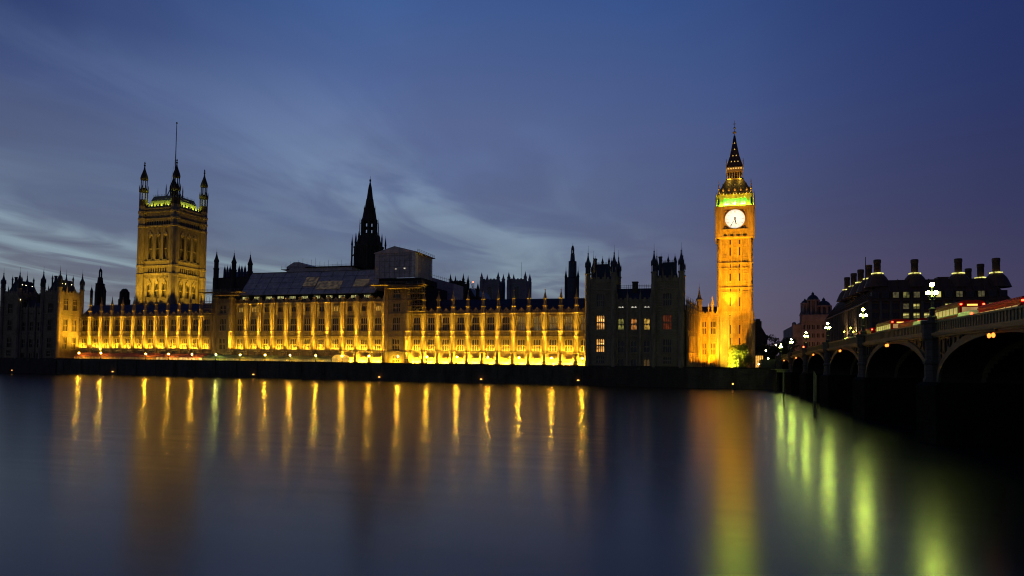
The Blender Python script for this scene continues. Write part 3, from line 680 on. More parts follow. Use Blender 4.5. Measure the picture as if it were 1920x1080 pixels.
def pavilion(label, tx, lit):
    """twin-towered block standing out on the river wall; tx = x of its four front turrets"""
    X0 = tx[0]; t = thing('palace_pavilion', label, 'palace wing', (X0, YW+.9, T)); D = 11.5
    for k in (0, 2):
        a, c = tx[k]-X0, tx[k+1]-X0; m_ = (a+c)/2
        rows = [(1.0,3.4),(4.9,9.4),(12.8,17.7),(21.0,25.2)]
        wl = MB(); wall(wl, a, c, -1.5, 29.6, [(m_-1.35, m_+1.35, p, q) for p, q in rows], 0, .5)
        side = MB(); q3 = [D*.30, D*.70]; wall(side, 0, D, -1.5, 29.6, [(v-1.0, v+1.0, p, q) for v in q3 for p, q in ((4.4,9.8),(12.7,18.0),(22.4,27.6))], 0, .45)
        side.xf(Matrix.Translation((c,0,0)) @ Matrix.Rotation(math.pi/2, 4, 'Z')); wl.v += [] ; wl.add(side.v, side.f)
        wl.box(a+.02, c-.46, .5, D, -1.5, 29.4); wl.build('tower_wall', STONE, t)
        for j, (p, q) in enumerate(rows):
            wn = window(t, m_, p, 2.7, q-p, 4, 2, glass=lit.get((k, j)))
            if lit.get((k, j)) is G_WARM:
                for u in (-.75, .1, .8): rl = MB(); rl.sphere((u+.12*j, .27, (q-p)*(.60+.04*j)), .16, 6, 4); rl.build('room_lamp', G_ROOM, wn)
        for v in q3:
            for p, q in ((4.4,9.8),(12.7,18.0),(22.4,27.6)): window(t, c, p, 2.0, q-p, 3, 2, y=v, rz=math.pi/2)
        for z in (-.2, 4.2, 10.4, 12.2, 19.2, 20.4, 26.6, 29.3):
            b = MB(); b.box(a, c+.22, -.22, 0, z, z+.32); b.box(c, c+.22, 0, D, z, z+.32); b.build('string_course', CARVED, t)
        b = MB(); battlement(b, a, c, 0, 29.62, 1.7); battlement(b, 0, D, c, 29.62, 1.7, ax='y'); battlement(b, a, c, D, 29.62, 1.7); battlement(b, 0, D, a, 29.62, 1.7, ax='y')
        for u in (.33, .66):
            b.lathe(a+(c-a)*u, 0, [(.32,29.62),(.32,32.0),(.05,33.6),(.03,34.4)], 4); b.lathe(c, D*u, [(.32,29.62),(.32,32.0),(.05,33.6),(.03,34.4)], 4)
        b.build('parapet', CARVED, t)
        b = MB(); b.add([(a+1.0,1.0,29.7),(c-1.0,1.0,29.7),(c-1.0,D-1,29.7),(a+1,D-1,29.7),(a+2.6,3.4,36.4),(c-2.6,3.4,36.4),(c-2.6,D-3.4,36.4),(a+2.6,D-3.4,36.4)], [(0,1,5,4),(1,2,6,5),(2,3,7,6),(3,0,4,7),(4,5,6,7)])
        for i in range(9): x = a+2.7+(c-a-5.4)*i/8; b.box(x-.05,x+.05,3.4,3.5,36.4,37.2)
        b.box(a+2.6,c-2.6,3.4,3.5,36.7,36.8)
        for x, y_ in ((a+2.2,2.6),(c-2.2,2.6),(m_,3.4),(c-2.2,D-3)): b.lathe(x,y_,[(.35,31),(.35,36.9),(.5,37),(.06,38.6),(.03,39.4)],6)
        b.lathe(a+1.8, 4.6, [(.6,30),(.6,38.0),(.75,38.1),(.75,38.6)], 8)
        b.build('roof', LEAD, t)
        for x, y_ in ((a,0),(c,0),(a,D),(c,D)):
            o = place(PT, 'corner_turret', t, (x, y_, -1.5)); place(PC, 'turret_cap', o)
    a, c = tx[1]-X0+.2, tx[2]-X0-.2; L = c-a; cs = [a+L*(i+.5)/3 for i in range(3)]; y0 = .9
    rows = [(.2,2.4),(4.9,8.8),(12.8,16.6),(20.4,20.95)]
    wl = MB(); wall(wl, a, c, -1.5, 22.6, [(x-.95, x+.95, p, q) for x in cs for p, q in rows], y0, .5); wl.box(a, c, y0+.5, D, -1.5, 22.4); wl.build('wall', STONE, t)
    for i, x in enumerate(cs):
        for j, (p, q) in enumerate(rows): window(t, x, p, 1.9, q-p, 2, 1 if j in (0,3) else 2, glass=lit.get((1, j, i)), y=y0)
    for z in (4.2, 10.4, 12.2, 19.0, 22.3):
        b = MB(); b.box(a, c, y0-.22, y0, z, z+.32); b.build('string_course', CARVED, t)
    for i in range(4):
        b = MB(); x = a+L*i/3 if 0 < i < 3 else a+.8+(L-1.6)*i/3; b.lathe(x, y0-.2, [(.5,-1.5),(.5,22.5),(.62,22.6),(.62,22.9),(.4,23),(.4,24.6),(.05,26.0),(.03,26.8)], 8); b.build('buttress', CARVED, t)
    b = MB(); battlement(b, a, c, y0, 22.62, 1.3); b.build('parapet', CARVED, t)
    b = MB(); b.polyx([(y0+.8,22.6),(D,22.6),(D-3,27.5),(y0+3.5,27.5)], a, c)
    for i in range(17): x = a+.4+(L-.8)*i/16; b.box(x-.05,x+.05,y0+3.5,y0+3.6,27.5,28.9)
    b.box(a,c,y0+3.5,y0+3.6,28.0,28.1); b.box(a,c,y0+3.5,y0+3.6,28.5,28.6); rf = b.build('roof', SLATE, t)
    b = MB(); b.box((a+c)/2-.95,(a+c)/2+.95,y0+2.6,y0+4.4,24,29.6); b.box((a+c)/2-1.1,(a+c)/2+1.1,y0+2.45,y0+4.55,29.6,29.9); b.build('chimney', DARKSTONE, rf)
    b = MB(); b.box(tx[0]-X0-1.2, tx[3]-X0+1.2, -1.5, 0-.05, -7.5, -1.2); b.box(tx[0]-X0-1.0, tx[3]-X0+1.0, -1.1, -.06, -1.2, -.3); b.build('plinth', DARKSTONE, t)
    return t
NT = [wx(p, YW+.9, 30) for p in (1102,1151,1226,1277)]
ST = [wx(p, YW+.9, 30) for p in (4.5,35,79.5,110.5)]
pavilion('dark unlit palace block with two towers and lit windows left of the clock tower', NT,
   {(0,1): G_WARM, (0,2): G_WARM, (2,2): G_RED, (1,2,0): G_GREENISH, (1,2,1): G_ORANGE, (1,2,2): G_YELLOW, (1,3,0): G_WHITE, (1,3,1): G_WHITE, (1,3,2): G_WHITE, (1,0,2): G_DIM})
sp = pavilion('dark palace block with one golden lit side at the far left edge', ST, {})
# bare bulbs glowing on the roof parapets of the left block
for px, py in ((42,534),(49,535),(60.5,537),(38.5,562),(117,532),(123,532.5),(134.5,534)):
    Y = YW+.6 if px < 100 else YW+4; p = at(px, py, Y)
    o = thing('roof_lamp', 'tiny bare bulb glowing on the roofline of the far left palace block', 'lamp', p, 0, 'bulbs on the far left block')
    b = MB(); b.tube((0,0,-1.2),(0,0,-.1),.06); b.build('stem', BLACKIRON, o)
    b = MB(); b.sphere((0,0,0),.12); b.build('bulb', G_BULB, o)

# ------------------------------------------------------------------ north return and clock tower
YT = 280.0; CX = wx(1378, YT, 40)
# return wall running back from the pavilion, and the wall facing the river beside the tower
pa = Vector((NT[3]+1.0, YW+10, 0)); pb = Vector((wx(1311, YT-1, 20), YT-1, 0)); pc = Vector((wx(1346, YT-1, 20), YT-1, 0))
def return_wall(label, a, b_, nb):
    d = b_-a; L = d.length; ang = math.atan2(d.y, d.x)
    t = thing('palace_range', label, 'palace wing', (a.x, a.y, T), ang)
    W = L/nb; wl = MB(); ops = []; ww = min(1.9, W*.5)
    for i in range(nb):
        c = W*(i+.5); ops += [(c-ww/2, c+ww/2, 5.0, 9.4), (c-ww/2, c+ww/2, 13.1, 18.0), (c-.6, c+.6, -.5, 2.0)]
    wall(wl, 0, L, -.8, 20.3, ops); wl.box(0, L, .45, 8, -.8, 20); wl.build('wall', STONE, t)
    for i in range(nb):
        c = W*(i+.5); window(t, c, 5.0, ww, 4.4, 3, 2); window(t, c, 13.1, ww, 4.9, 3, 2); window(t, c, -.5, 1.2, 2.5, 2, 1)
        place(PANEL, 'carved_panel', t, (c, 0, 10.75))
    for z in (4.4, 10.5, 12.5, 19.8):
        b = MB(); b.box(0, L, -.25, 0, z, z+.35); b.build('string_course', CARVED, t)
    b = MB(); battlement(b, 0, L, 0, 20.32, 1.5, .6); b.build('parapet', CARVED, t)
    b = MB(); b.polyx([(1.0,20.3),(8,20.3),(5.2,24.2),(4.2,24.2)], 0, L); b.build('roof', SLATE, t)
    for i in range(nb+1):
        bo = place(BUT, 'buttress', t, (W*i, 0, .3)); bo.scale = (.62, .62, 1); po = place(PIN, 'pinnacle', bo); po.scale = (1,1,.55); po.location = (0,0,8.9)
    return t
# seen edge-on running back behind the dark block
return_wall('golden lit palace wall running back behind the dark twin-towered block', Vector((pa.x+.4, pa.y, 0)), Vector((pb.x, pb.y, 0)), 8)
rw = return_wall('golden floodlit short palace wall between the dark block and the clock tower', pb, pc, 2)
b = MB(); b.lathe(0,0,[(1.3,-.8),(1.3,21),(1.5,21.2),(1.5,21.8),(1.1,22),(1.1,26.2),(1.35,26.4),(1.35,26.8),(.8,27.4),(.4,29.2),(.12,31),(.3,31.2),(.05,31.6),(.03,33)],8); b.build('corner_turret', CARVED, rw, (0,0,0))
b = MB(); b.box(4.6,5.4,-.6,.4,19,24.5); b.lathe(5,-.1,[(.6,24.5),(.75,24.7),(.3,26.6),(.04,28)],6); b.build('chimney', CARVED, rw)

def clock_tower():
    t = thing('clock_tower', 'tall golden floodlit clock tower with white dial and green lit belfry', 'clock tower', (CX, YT+6.9, T))
    hw = 6.55; S = (0, math.pi/2, math.pi, -math.pi/2)
    def faces(fn, mat, name, dist):
        mb = MB()
        for a in S:
            st = len(mb.v); fn(mb); mb.xf(Matrix.Rotation(a, 4, 'Z') @ Matrix.Translation((0,-dist,0)), st)
        return mb.build(name, mat, t)
    b = MB(); b.box(-hw+.35,hw-.35,-hw+.35,hw-.35,-.8,50.9); b.build('shaft', STONE, t)
    # base stage, slightly broader
    b = MB(); b.box(-hw-.2,hw+.2,-hw-.2,hw+.2,-.8,5); b.lathe(0,0,[(9.4,5),(9.25,5.3)],4,math.pi/4); b.build('plinth', STONE, t)
    def shaft_face(mb):
        for x0, x1 in ((-hw,-hw+1.7),(hw-1.7,hw)):
            mb.box(x0,x1,0,.6,5.3,50.9)
            for k in range(3): q = x0+.3+k*.55; mb.box(q-.07,q+.07,-.14,0,6,50)
        for x in (-2.35,-1.15,1.15,2.35): mb.box(x-.28,x+.28,-.02,.6,5.3,50.9); mb.box(x-.08,x+.08,-.16,-.02,6,50)
        for x in (-4.3,-3.75,-3.2,0,-.55,.55,3.2,3.75,4.3): mb.box(x-.07,x+.07,.16,.4,5.3,50.9)
        # tiers of panel heads
        for z in (12,17.3,23.5,28.0,33.2,37.2,43.5,47.5):
            for x in (-3.75,0,3.75):
                mb.poly([(x-.9,z),(x+.9,z),(x+.9,z+.5),(x,z+1.2),(x-.9,z+.5)], .12, .4); mb.box(x-.95,x+.95,.05,.4,z-.35,z-.15)
    faces(shaft_face, CARVED, 'shaft_panel', hw)
    def slits(mb):
        for x in (-1.75,1.75):
            for z0, z1 in ((8,11.6),(13.2,16.6),(24,27.5),(29.2,31),(34,36.9),(38.4,40.5),(44,47.2),(48.4,50.2)): mb.box(x-.26,x+.26,.26,.34,z0,z1)
    faces(slits, DARKIN, 'slit_window', hw)
    for z0, z1 in ((18.7,22.0),(29.4,31.4),(38.8,41.2)):
        def band(mb, z0=z0, z1=z1):
            mb.box(-hw-.06,hw+.06,-.16,.3,z0,z0+.35); mb.box(-hw-.1,hw+.1,-.22,.3,z1-.4,z1)
            n = 13
            for k in range(n): x = -hw+.6+(2*hw-1.2)*k/(n-1); mb.box(x-.12,x+.12,-.10,.3,z0+.35,z1-.4)
        faces(band, CARVED, 'band_course', hw)
    for x in (-hw,hw):
        for y in (-hw,hw):
            b = MB(); b.lathe(x,y,[(1.0,-.8),(1.0,17.5),(1.15,17.7),(1.15,18.2),(.75,18.6),(.8,20),(.35,21.6),(.05,23.2)],8); b.build('corner_buttress', CARVED, t)
    # corbelled stage below the dial
    ch = 7.25
    def corbel(mb):
        mb.poly([(-ch,51.0),(ch,51.0),(ch,51.5),(-ch,51.5)], -.1, .8)
        for k in range(4):
            x = -3.6+k*2.4; mb.box(x-1.1,x-.7,-.15,.5,51.5,54); mb.box(x+.7,x+1.1,-.15,.5,51.5,54); mb.poly([(x-.7,53.3),(x,54.0),(x-.7,54)], -.1,.4); mb.poly([(x+.7,53.3),(x+.7,54),(x,54)], -.1,.4)
        mb.box(-4.9,4.9,-.25,.4,54,54.4)
    faces(corbel, CARVED, 'corbel_course', ch)
    b = MB(); b.lathe(0,0,[(9.1,50.6),(9.9,51.4)],4,math.pi/4); b.box(-ch+.45,ch-.45,-ch+.45,ch-.45,51,63.4); b.build('clock_stage', STONE, t)
    def piers(mb):
        for s in (-1,1):
            a, c = sorted((s*4.55, s*ch)); mb.box(a,c,-.05,.6,51.5,63.0)
            for k in range(3): q = a+.5+k*.85; mb.box(q-.08,q+.08,-.2,-.05,52,62.6)
        mb.box(-4.55,4.55,.02,.5,62.4,63.0); mb.box(-ch-.15,ch+.15,-.35,.5,63.0,63.5)
        for k in range(9): x = -4+k; mb.box(x-.3,x+.3,-.1,.05,62.5,62.95)
    faces(piers, CARVED, 'clock_pier', ch)
    zc = 58.35; r = 3.72
    def frame(mb):                                                    # square gilded frame round the dial
        mb.box(-4.5,-4.0,.05,.4,54.4,62.4); mb.box(4.0,4.5,.05,.4,54.4,62.4); mb.box(-4.0,4.0,.05,.4,54.4,54.6); mb.box(-4.0,4.0,.05,.4,62.15,62.4)
        n = 48
        for i in range(n):
            a0 = 2*math.pi*i/n; a1 = 2*math.pi*(i+1)/n
            pts = [(r*math.cos(a0),zc+r*math.sin(a0)),((r+.26)*math.cos(a0),zc+(r+.26)*math.sin(a0)),((r+.26)*math.cos(a1),zc+(r+.26)*math.sin(a1)),(r*math.cos(a1),zc+r*math.sin(a1))]
            mb.poly(pts, .0, .4)
        for sx in (-1,1):
            for sz in (-1,1): mb.sphere((sx*3.45,.3,zc+sz*3.45),.42,6,4)
    faces(frame, GILT, 'dial_frame', ch)
    for a in S[:1]+S[3:]+S[1:2]:
        M = Matrix.Rotation(a, 4, 'Z') @ Matrix.Translation((0,-ch,0))
        d = MB(); n = 48; d.add([(r*math.cos(2*math.pi*i/n),.22,zc+r*math.sin(2*math.pi*i/n)) for i in range(n)], [tuple(range(n))]); d.xf(M); dl = d.build('clock_dial', G_DIAL, t)
        K = [MB()]
        def bar(x0,z0,x1,z1,wd,y=.15):
            dv = Vector((x1-x0,0,z1-z0)); dv.normalize(); nv = Vector((-dv.z,0,dv.x))*wd/2
            P = [(x0-nv.x,z0-nv.z),(x1-nv.x,z1-nv.z),(x1+nv.x,z1+nv.z),(x0+nv.x,z0+nv.z)]; K[0].poly(P, y, y+.04)
        em = MATS.get('numeral_enamel') or surf('numeral_enamel', (.05,.05,.05), (.03,.03,.03))
        rom = ['XII','I','II','III','IV','V','VI','VII','VIII','IX','X','XI']
        for h in range(12 if a == 0 else 0):
            K[0] = MB(); th = math.pi/2-h*math.pi/6; u = Vector((math.cos(th),math.sin(th))); v = Vector((u.y,-u.x)); s = rom[h]; wds = {'I':.18,'V':.38,'X':.38}; tot = sum(wds[q] for q in s); o_ = -tot/2
            for q in s:
                def pt(e, f): p_ = u*(2.5+.65*f)+v*(o_+e*wds[q]); return p_.x, zc+p_.y
                if q == 'I': bar(*pt(.5,0),*pt(.5,1),.07)
                if q == 'V': bar(*pt(.1,1),*pt(.5,0),.08); bar(*pt(.9,1),*pt(.5,0),.05,.10)
                if q == 'X': bar(*pt(.1,0),*pt(.9,1),.08); bar(*pt(.9,0),*pt(.1,1),.05,.10)
                o_ += wds[q]
            K[0].xf(M); K[0].build('numeral', em, dl)
        K[0] = MB()
        for rr in (2.38, 3.24, 3.56):
            for i in range(48):
                a0 = 2*math.pi*i/48; a1 = 2*math.pi*(i+1)/48; bar(rr*math.cos(a0),zc+rr*math.sin(a0),rr*math.cos(a1),zc+rr*math.sin(a1),.05)
        for i in range(60):
            th = 2*math.pi*i/60; bar(3.24*math.cos(th),zc+3.24*math.sin(th),3.56*math.cos(th),zc+3.56*math.sin(th),.05,.12)
        K[0].xf(M); K[0].build('minute_track', em, dl)
        ha = math.pi/2-R(167.5); ma = math.pi/2-R(210); K[0] = MB()
        bar(0,zc,2.2*math.cos(ha),zc+2.2*math.sin(ha),.40,.08); bar(0,zc,-.7*math.cos(ha),zc-.7*math.sin(ha),.42,.06); K[0].xf(M); K[0].build('hour_hand', BLACKIRON, dl)
        K[0] = MB(); bar(0,zc,3.4*math.cos(ma),zc+3.4*math.sin(ma),.18,.03); bar(0,zc,-.9*math.cos(ma),zc-.9*math.sin(ma),.2,.03); K[0].sphere((0,.05,zc),.34,8,4); K[0].xf(M); K[0].build('minute_hand', BLACKIRON, dl)
    # belfry
    bh = 6.3
    b = MB(); b.box(-bh+1.2,bh-1.2,-bh+1.2,bh-1.2,63.5,68.2); b.build('belfry_core', STONE, t)
    def arcade(mb):
        n = 8; sp_ = 8.6/7
        for k in range(n):
            x = -4.3+k*sp_; mb.box(x-.17,x+.17,.0,.45,64.2,67.0)
        for k in range(n-1):
            x = -4.3+(k+.5)*sp_; mb.poly([(x-.45,66.4),(x,67.0),(x-.45,67.0)],.05,.4); mb.poly([(x+.45,66.4),(x+.45,67.0),(x,67.0)],.05,.4)
        mb.box(-bh,bh,-.1,.5,63.5,64.2); mb.box(-bh,bh,-.1,.5,67.0,67.9); mb.box(-bh-.1,bh+.1,-.3,.5,67.9,68.3)
        for s in (-1,1): a, c = sorted((s*4.5,s*bh)); mb.box(a,c,0,.5,64.2,67.0)
        for k in range(10): x = -5.4+k*1.2; mb.sphere((x,-.2,68.5),.3,6,4)
    faces(arcade, CARVED, 'belfry_arcade', bh)
    for x in (-7.0,7.0):
        for y in (-7.0,7.0):
            b = MB(); b.lathe(x,y,[(.42,63.5),(.42,66),(.5,66.1),(.22,68),(.3,68.2),(.04,69.5)],6); b.build('finial', GILT, t)
            b = MB(); b.lathe(x*.86,y*.86,[(.34,68.3),(.28,70.2),(.42,70.4),(.42,70.7),(.16,71.6),(.34,72.0),(.10,72.6),(.22,73.2),(.03,74.4)],6); b.build('finial', GILT, t)
    # lower roof, lantern, spire
    b = MB(); b.lathe(0,0,[(9.0,68.3),(8.85,68.9),(8.2,70.2),(5.0,74.6),(4.9,75.0)],4,math.pi/4); b.build('roof', IRONROOF, t)
    dg = glow('dormer_glow', (1,.55,.10), .35)
    for a in S:
        for z, n, dd in ((69.6,5,5.95),(72.2,3,4.65)):
            for k in range(n):
                x = (k-(n-1)/2)*(2.2 if n == 5 else 2.3); mb = MB(); mb.poly([(x-.42,z),(x+.42,z),(x+.42,z+.6),(x,z+1.5),(x-.42,z+.6)], -dd, -dd+1.2); mb.xf(Matrix.Rotation(a,4,'Z')); dm = mb.build('roof_dormer', GILT, t)
                mb = MB(); mb.box(x-.2,x+.2,-dd-.05,-dd-.03,z+.1,z+.6); mb.xf(Matrix.Rotation(a,4,'Z')); mb.build('dormer_light', dg, dm)
    lh = 3.05
    b = MB(); b.box(-lh+.7,lh-.7,-lh+.7,lh-.7,75,80.2); b.build('lantern_core', IRONROOF, t)
    def lant(mb):
        for k in range(7): x = -lh+.25+(2*lh-.5)*k/6; mb.box(x-.14,x+.14,0,.3,75.5,79.2)
        mb.box(-lh-.3,lh+.3,-.3,.4,74.9,75.5); mb.box(-lh-.05,lh+.05,-.1,.4,78.2,80.2)
    faces(lant, GILT, 'lantern_arcade', lh)
    def lbulb(mb):
        for k in range(6): x = -2.4+k*.96; mb.box(x-.3,x+.3,-.2,-.12,79.3,79.85)
    faces(lbulb, G_DORMER, 'lantern_lamp', lh)
    b = MB(); b.lathe(0,0,[(4.6,80.2),(4.35,80.6),(2.65,84.8),(1.3,89.9),(.5,93.6),(.35,93.8)],4,math.pi/4); b.build('spire', IRONROOF, t)
    for a in S:
        for z, n, dd in ((82.3,3,2.62),(84.9,2,1.86),(87.6,1,1.36),(90.3,1,.86)):
            for k in range(n): x = (k-(n-1)/2)*1.25; b = MB(); b.poly([(x-.26,z),(x+.26,z),(x,z+.55)], -dd-.02, -dd+.3); b.xf(Matrix.Rotation(a,4,'Z')); b.build('spire_dormer', G_DORMER, t)
    b = MB(); b.tube((0,0,93.6),(0,0,99.8),.14,.07); b.lathe(0,0,[(.2,94.6),(.78,94.9),(.78,95.2),(.2,95.6)],8); b.sphere((0,0,96.9),.45); b.box(-.6,.6,-.05,.05,98.5,98.7); b.box(-.07,.07,-.05,.05,97.6,100.0); b.build('finial', GILT, t)
    for s in (-1,1): b = MB(); b.lathe(s*3.2,-3.2,[(.2,80),(.2,82.4),(.04,83.6)],6); b.build('finial', GILT, t)
    # belfry and dial lamps
    for a, w_ in ((0,1),(-math.pi/2,.6)):
        for k in range(3):
            p = Matrix.Rotation(a,4,'Z') @ Vector(((k-1)*3.2,-bh+.75,64.3))
            ld = bpy.data.lights.new('belfry_lamp','POINT'); ld.energy = 9000*w_; ld.color = (.08,1,.08); ld.shadow_soft_size = .15; lo = bpy.data.objects.new('belfry_lamp', ld); COL.objects.link(lo); lo.parent = t; lo.location = p
        for k in range(4):
            p = Matrix.Rotation(a,4,'Z') @ Vector(((k-1.5)*3.4,-bh-1.05,63.75))
            ld = bpy.data.lights.new('parapet_lamp','POINT'); ld.energy = 1300*w_; ld.color = (.34,1,.04); ld.shadow_soft_size = .12; lo = bpy.data.objects.new('parapet_lamp', ld); COL.objects.link(lo); lo.parent = t; lo.location = p
    for k in range(2):
        ld = bpy.data.lights.new('roof_lamp','POINT'); ld.energy = 420; ld.color = (1,.6,.06); ld.shadow_soft_size = .12; lo = bpy.data.objects.new('roof_lamp', ld); COL.objects.link(lo); lo.parent = t; lo.location = ((k-.5)*4.0,-4.6,75.0)
    for k in range(3):
        ld = bpy.data.lights.new('roof_lamp','POINT'); ld.energy = 160; ld.color = (1,.62,.06); ld.shadow_soft_size = .12; lo = bpy.data.objects.new('roof_lamp', ld); COL.objects.link(lo); lo.parent = t; lo.location = ((k-1)*4.6,-7.4,68.9)
    return t
clock_tower()

# ------------------------------------------------------------------ great square flag tower (south end)
def flag_tower():
    YV = 300.0
    xl, xn = wx(265, YV, 60), wx(325.5, YV, 60)
    W = xn-xl; D = 21.0
    t = thing('flag_tower', 'massive square golden tower with four turrets and a flagpole', 'tower', (xl, YV, T))
    z = lambda py: wz(322, py, YV)-T
    zp = z(388)
    wl = MB()
    def rows(cs, w_): return [(c-w_/2, c+w_/2, a, b_) for c in cs for a, b_ in ((z(556),z(530)),(z(485),z(440)))]
    def face(L):
        c3 = [L*.5-(L-4.2)*.29, L*.5, L*.5+(L-4.2)*.29]; mb = MB(); w_ = 2.5
        sm = [L*.5+(k-4.5)*(L-5.5)/10 for k in range(10)]
        ops = rows(c3, w_)+[(c-.42, c+.42, z(421), z(412.5)) for c in sm]+[(c-.5, c+.5, z(510.5), z(501)) for c in sm[1:-1]]
        wall(mb, 0, L, -.8, zp, ops, 0, 1.1)
        mb.quad((0,1.1,-.8),(L,1.1,-.8),(L,1.1,zp),(0,1.1,zp))
        return mb, c3, sm
    fm, c3f, smf = face(W); sm_, c3s, sms = face(D)
    sm_.xf(Matrix.Translation((W,0,0)) @ Matrix.Rotation(math.pi/2,4,'Z'))
    wl.add(fm.v, fm.f); wl.add(sm_.v, sm_.f); wl.box(0,W-1.2,1.2,D,-.8,zp-.2); wl.build('wall', STONE, t)
    gl = MB()
    hood = MB()
    for L, c3, M in ((W, c3f, Matrix()), (D, c3s, Matrix.Translation((W,0,0)) @ Matrix.Rotation(math.pi/2,4,'Z'))):
        st = len(hood.v)
        for c in c3:
            for a, b_ in ((z(556),z(530)),(z(485),z(440))):
                # pointed hood with tracery, columns beside each light
                hood.poly([(c-1.25,b_),(c-1.25,b_-1.6),(c-.85,b_-.7),(c,b_)], .15,.6); hood.poly([(c,b_),(c+.85,b_-.7),(c+1.25,b_-1.6),(c+1.25,b_)], .15,.6)
                hood.box(c-.10,c+.10,.3,.6,a,b_); hood.box(c-1.25,c+1.25,.32,.58,a+(b_-a)*.42,a+(b_-a)*.42+.6)
                for s in (-1,1): hood.tube((c+s*1.45,-.18,a-.5),(c+s*1.45,-.18,b_+.6),.22,.22,6)
                hood.poly([(c-1.45,b_+.2),(c+1.45,b_+.2),(c+.7,b_+1.3),(c,b_+2.6),(c-.7,b_+1.3)], -.30,-.002)
                hood.box(c-1.3,c+1.3,-.35,0,a-.6,a-.1)
        for zz, pr, hh in ((z(424),.5,.9),(z(409),.35,.5),(z(490),.45,.7),(z(498),.3,.45),(z(514),.45,.9),(z(396),.4,.6),(zp-.6,.55,.6)): hood.box(1.0,L-1.0,-pr,0,zz,zz+hh)
        n = 22
        for k in range(n):
            c = 2.2+(L-4.4)*k/(n-1)
            hood.box(c-.09,c+.09,-.18,0,z(521),z(514)); hood.box(c-.09,c+.09,-.18,0,z(434),z(424)); hood.box(c-.07,c+.07,-.15,0,z(408),z(396))
            hood.poly([(c-.3,z(520)),(c,z(522)),(c+.3,z(520)),(c,z(517.5))],-.25,-.002)
        hood.xf(M, st)
        st = len(gl.v)
        for c in c3:
            for a, b_ in ((z(556),z(530)),(z(485),z(440))): gl.quad((c-1.3,.9,a),(c+1.3,.9,a),(c+1.3,.9,b_),(c-1.3,.9,b_))
        gl.xf(M, st)
    hood.build('carved_tracery', CARVED, t); gl.build('window', LEADGLASS, t)
    b = MB()
    for L, M in ((W, Matrix()), (D, Matrix.Translation((W,0,0)) @ Matrix.Rotation(math.pi/2,4,'Z')), (W, Matrix.Translation((0,D,0))), (D, Matrix.Rotation(math.pi/2,4,'Z'))):
        st = len(b.v); battlement(b, 2, L-2, 0, zp, 1.9, 1.1)
        for k in range(5): c = 3.5+(L-7)*k/4; b.lathe(c,0,[(.4,zp),(.4,zp+2.0),(.08,zp+3.4)],4)
        b.xf(M, st)
    b.build('parapet', CARVED, t)
    zr = z(363); b = MB(); b.lathe(W/2,D/2,[((W-4.5)*.707,zp-.5),((W-5.6)*.707,z(372)),((W-7.4)*.707,zr),((W-7.8)*.707,zr+.1)],4,math.pi/4); b.build('roof', surf('glow_tinted_iron_roof',(.32,.34,.22),(.20,.22,.14),.6,.8,.4,4.0,courses=.9), t)  # roof colour lightened to carry the crown's pale green glow
    b = MB()
    for k in range(15):
        for s in (0,1):
            u = W/2+(W-7.4)/2*(-1+2*k/14); v = D/2+(W-7.4)/2*(-1+2*k/14)
            b.box(u-.07,u+.07,D/2-(W-7.4)/2-.05,D/2-(W-7.4)/2+.05,zr,zr+1.0) if s else b.box(W/2+(W-7.4)/2-.05,W/2+(W-7.4)/2+.05,v-.07,v+.07,zr,zr+1.0)
    for dx in (-.36,.36): b.lathe(W/2+dx*(W-7),D/2-(W-9)/2,[(.12,zr-1),(.10,zr+2.5),(.02,zr+5)],4)
    b.build('roof_cresting', BLACKIRON, t)
    ht = z(353.5); r = 2.35
    def tur(): 
        b = MB(); p = [(r*1.06,-.8),(r*1.06,z(516))]
        for py in (515,498,423,409,396): p += [(r,z(py)-.6),(r*1.12,z(py)-.4),(r*1.12,z(py)+.6),(r,z(py)+.8)]
        p += [(r*.98,zp+1),(r*.98,zp+1.3)]; b.lathe(0,0,p,8)
        for a in range(8):
            for o_ in (-.22,0,.22):
                tt = a*math.pi/4+o_; q = r*.93/math.cos(o_); b.tube((q*math.cos(tt),q*math.sin(tt),z(495)),(q*math.cos(tt),q*math.sin(tt),z(425)),.10,.10,4); b.tube((q*math.cos(tt),q*math.sin(tt),z(560)),(q*math.cos(tt),q*math.sin(tt),z(516)),.10,.10,4)
        return b
    TM = tur().mesh('corner_turret', CARVED)
    b = MB(); za = zp+1.2; 
    for a in range(8):
        tt = math.pi/8+a*math.pi/4; c, s = math.cos(tt), math.sin(tt)
        b.tube((2.0*c,2.0*s,za),(2.0*c,2.0*s,ht),.34,.34,5); b.tube((1.55*c,1.55*s,ht+.5),(1.55*c,1.55*s,z(333)),.25,.25,5)
        b.lathe(2.3*c,2.3*s,[(.24,ht-1),(.24,ht+1.2),(.03,ht+2.8)],4); b.lathe(1.75*c,1.75*s,[(.2,z(333)-.4),(.2,z(333)+.8),(.03,z(333)+2.0)],4)
    b.lathe(0,0,[(2.25,za),(2.25,za+3.6),(1.9,za+3.7)],8); b.lathe(0,0,[(2.35,ht-.9),(2.5,ht-.4),(2.5,ht+.2),(1.9,ht+.6),(1.8,ht+1.2)],8)
    zc = z(333.5); b.lathe(0,0,[(1.95,zc),(2.1,zc+.5),(2.05,zc+1.1),(1.75,zc+2.3),(1.0,zc+4.4),(.5,zc+6.0),(.26,zc+7.6),(.5,zc+7.9),(.5,zc+8.4),(.15,zc+8.8),(.45,zc+9.3),(.04,zc+10.4)],8)
    CM = b.mesh('turret_cap', DARKSTONE)
    for x, y in ((0,0),(W,0),(W,D),(0,D)):
        o = place(TM, 'corner_turret', t, (x,y,0)); place(CM, 'turret_cap', o)
    # iron lantern and flagpole in the middle
    b = MB(); b.lathe(W/2,D/2,[(2.8,zr),(2.2,zr+4),(1.0,zr+8),(.35,zr+10.5)],8)
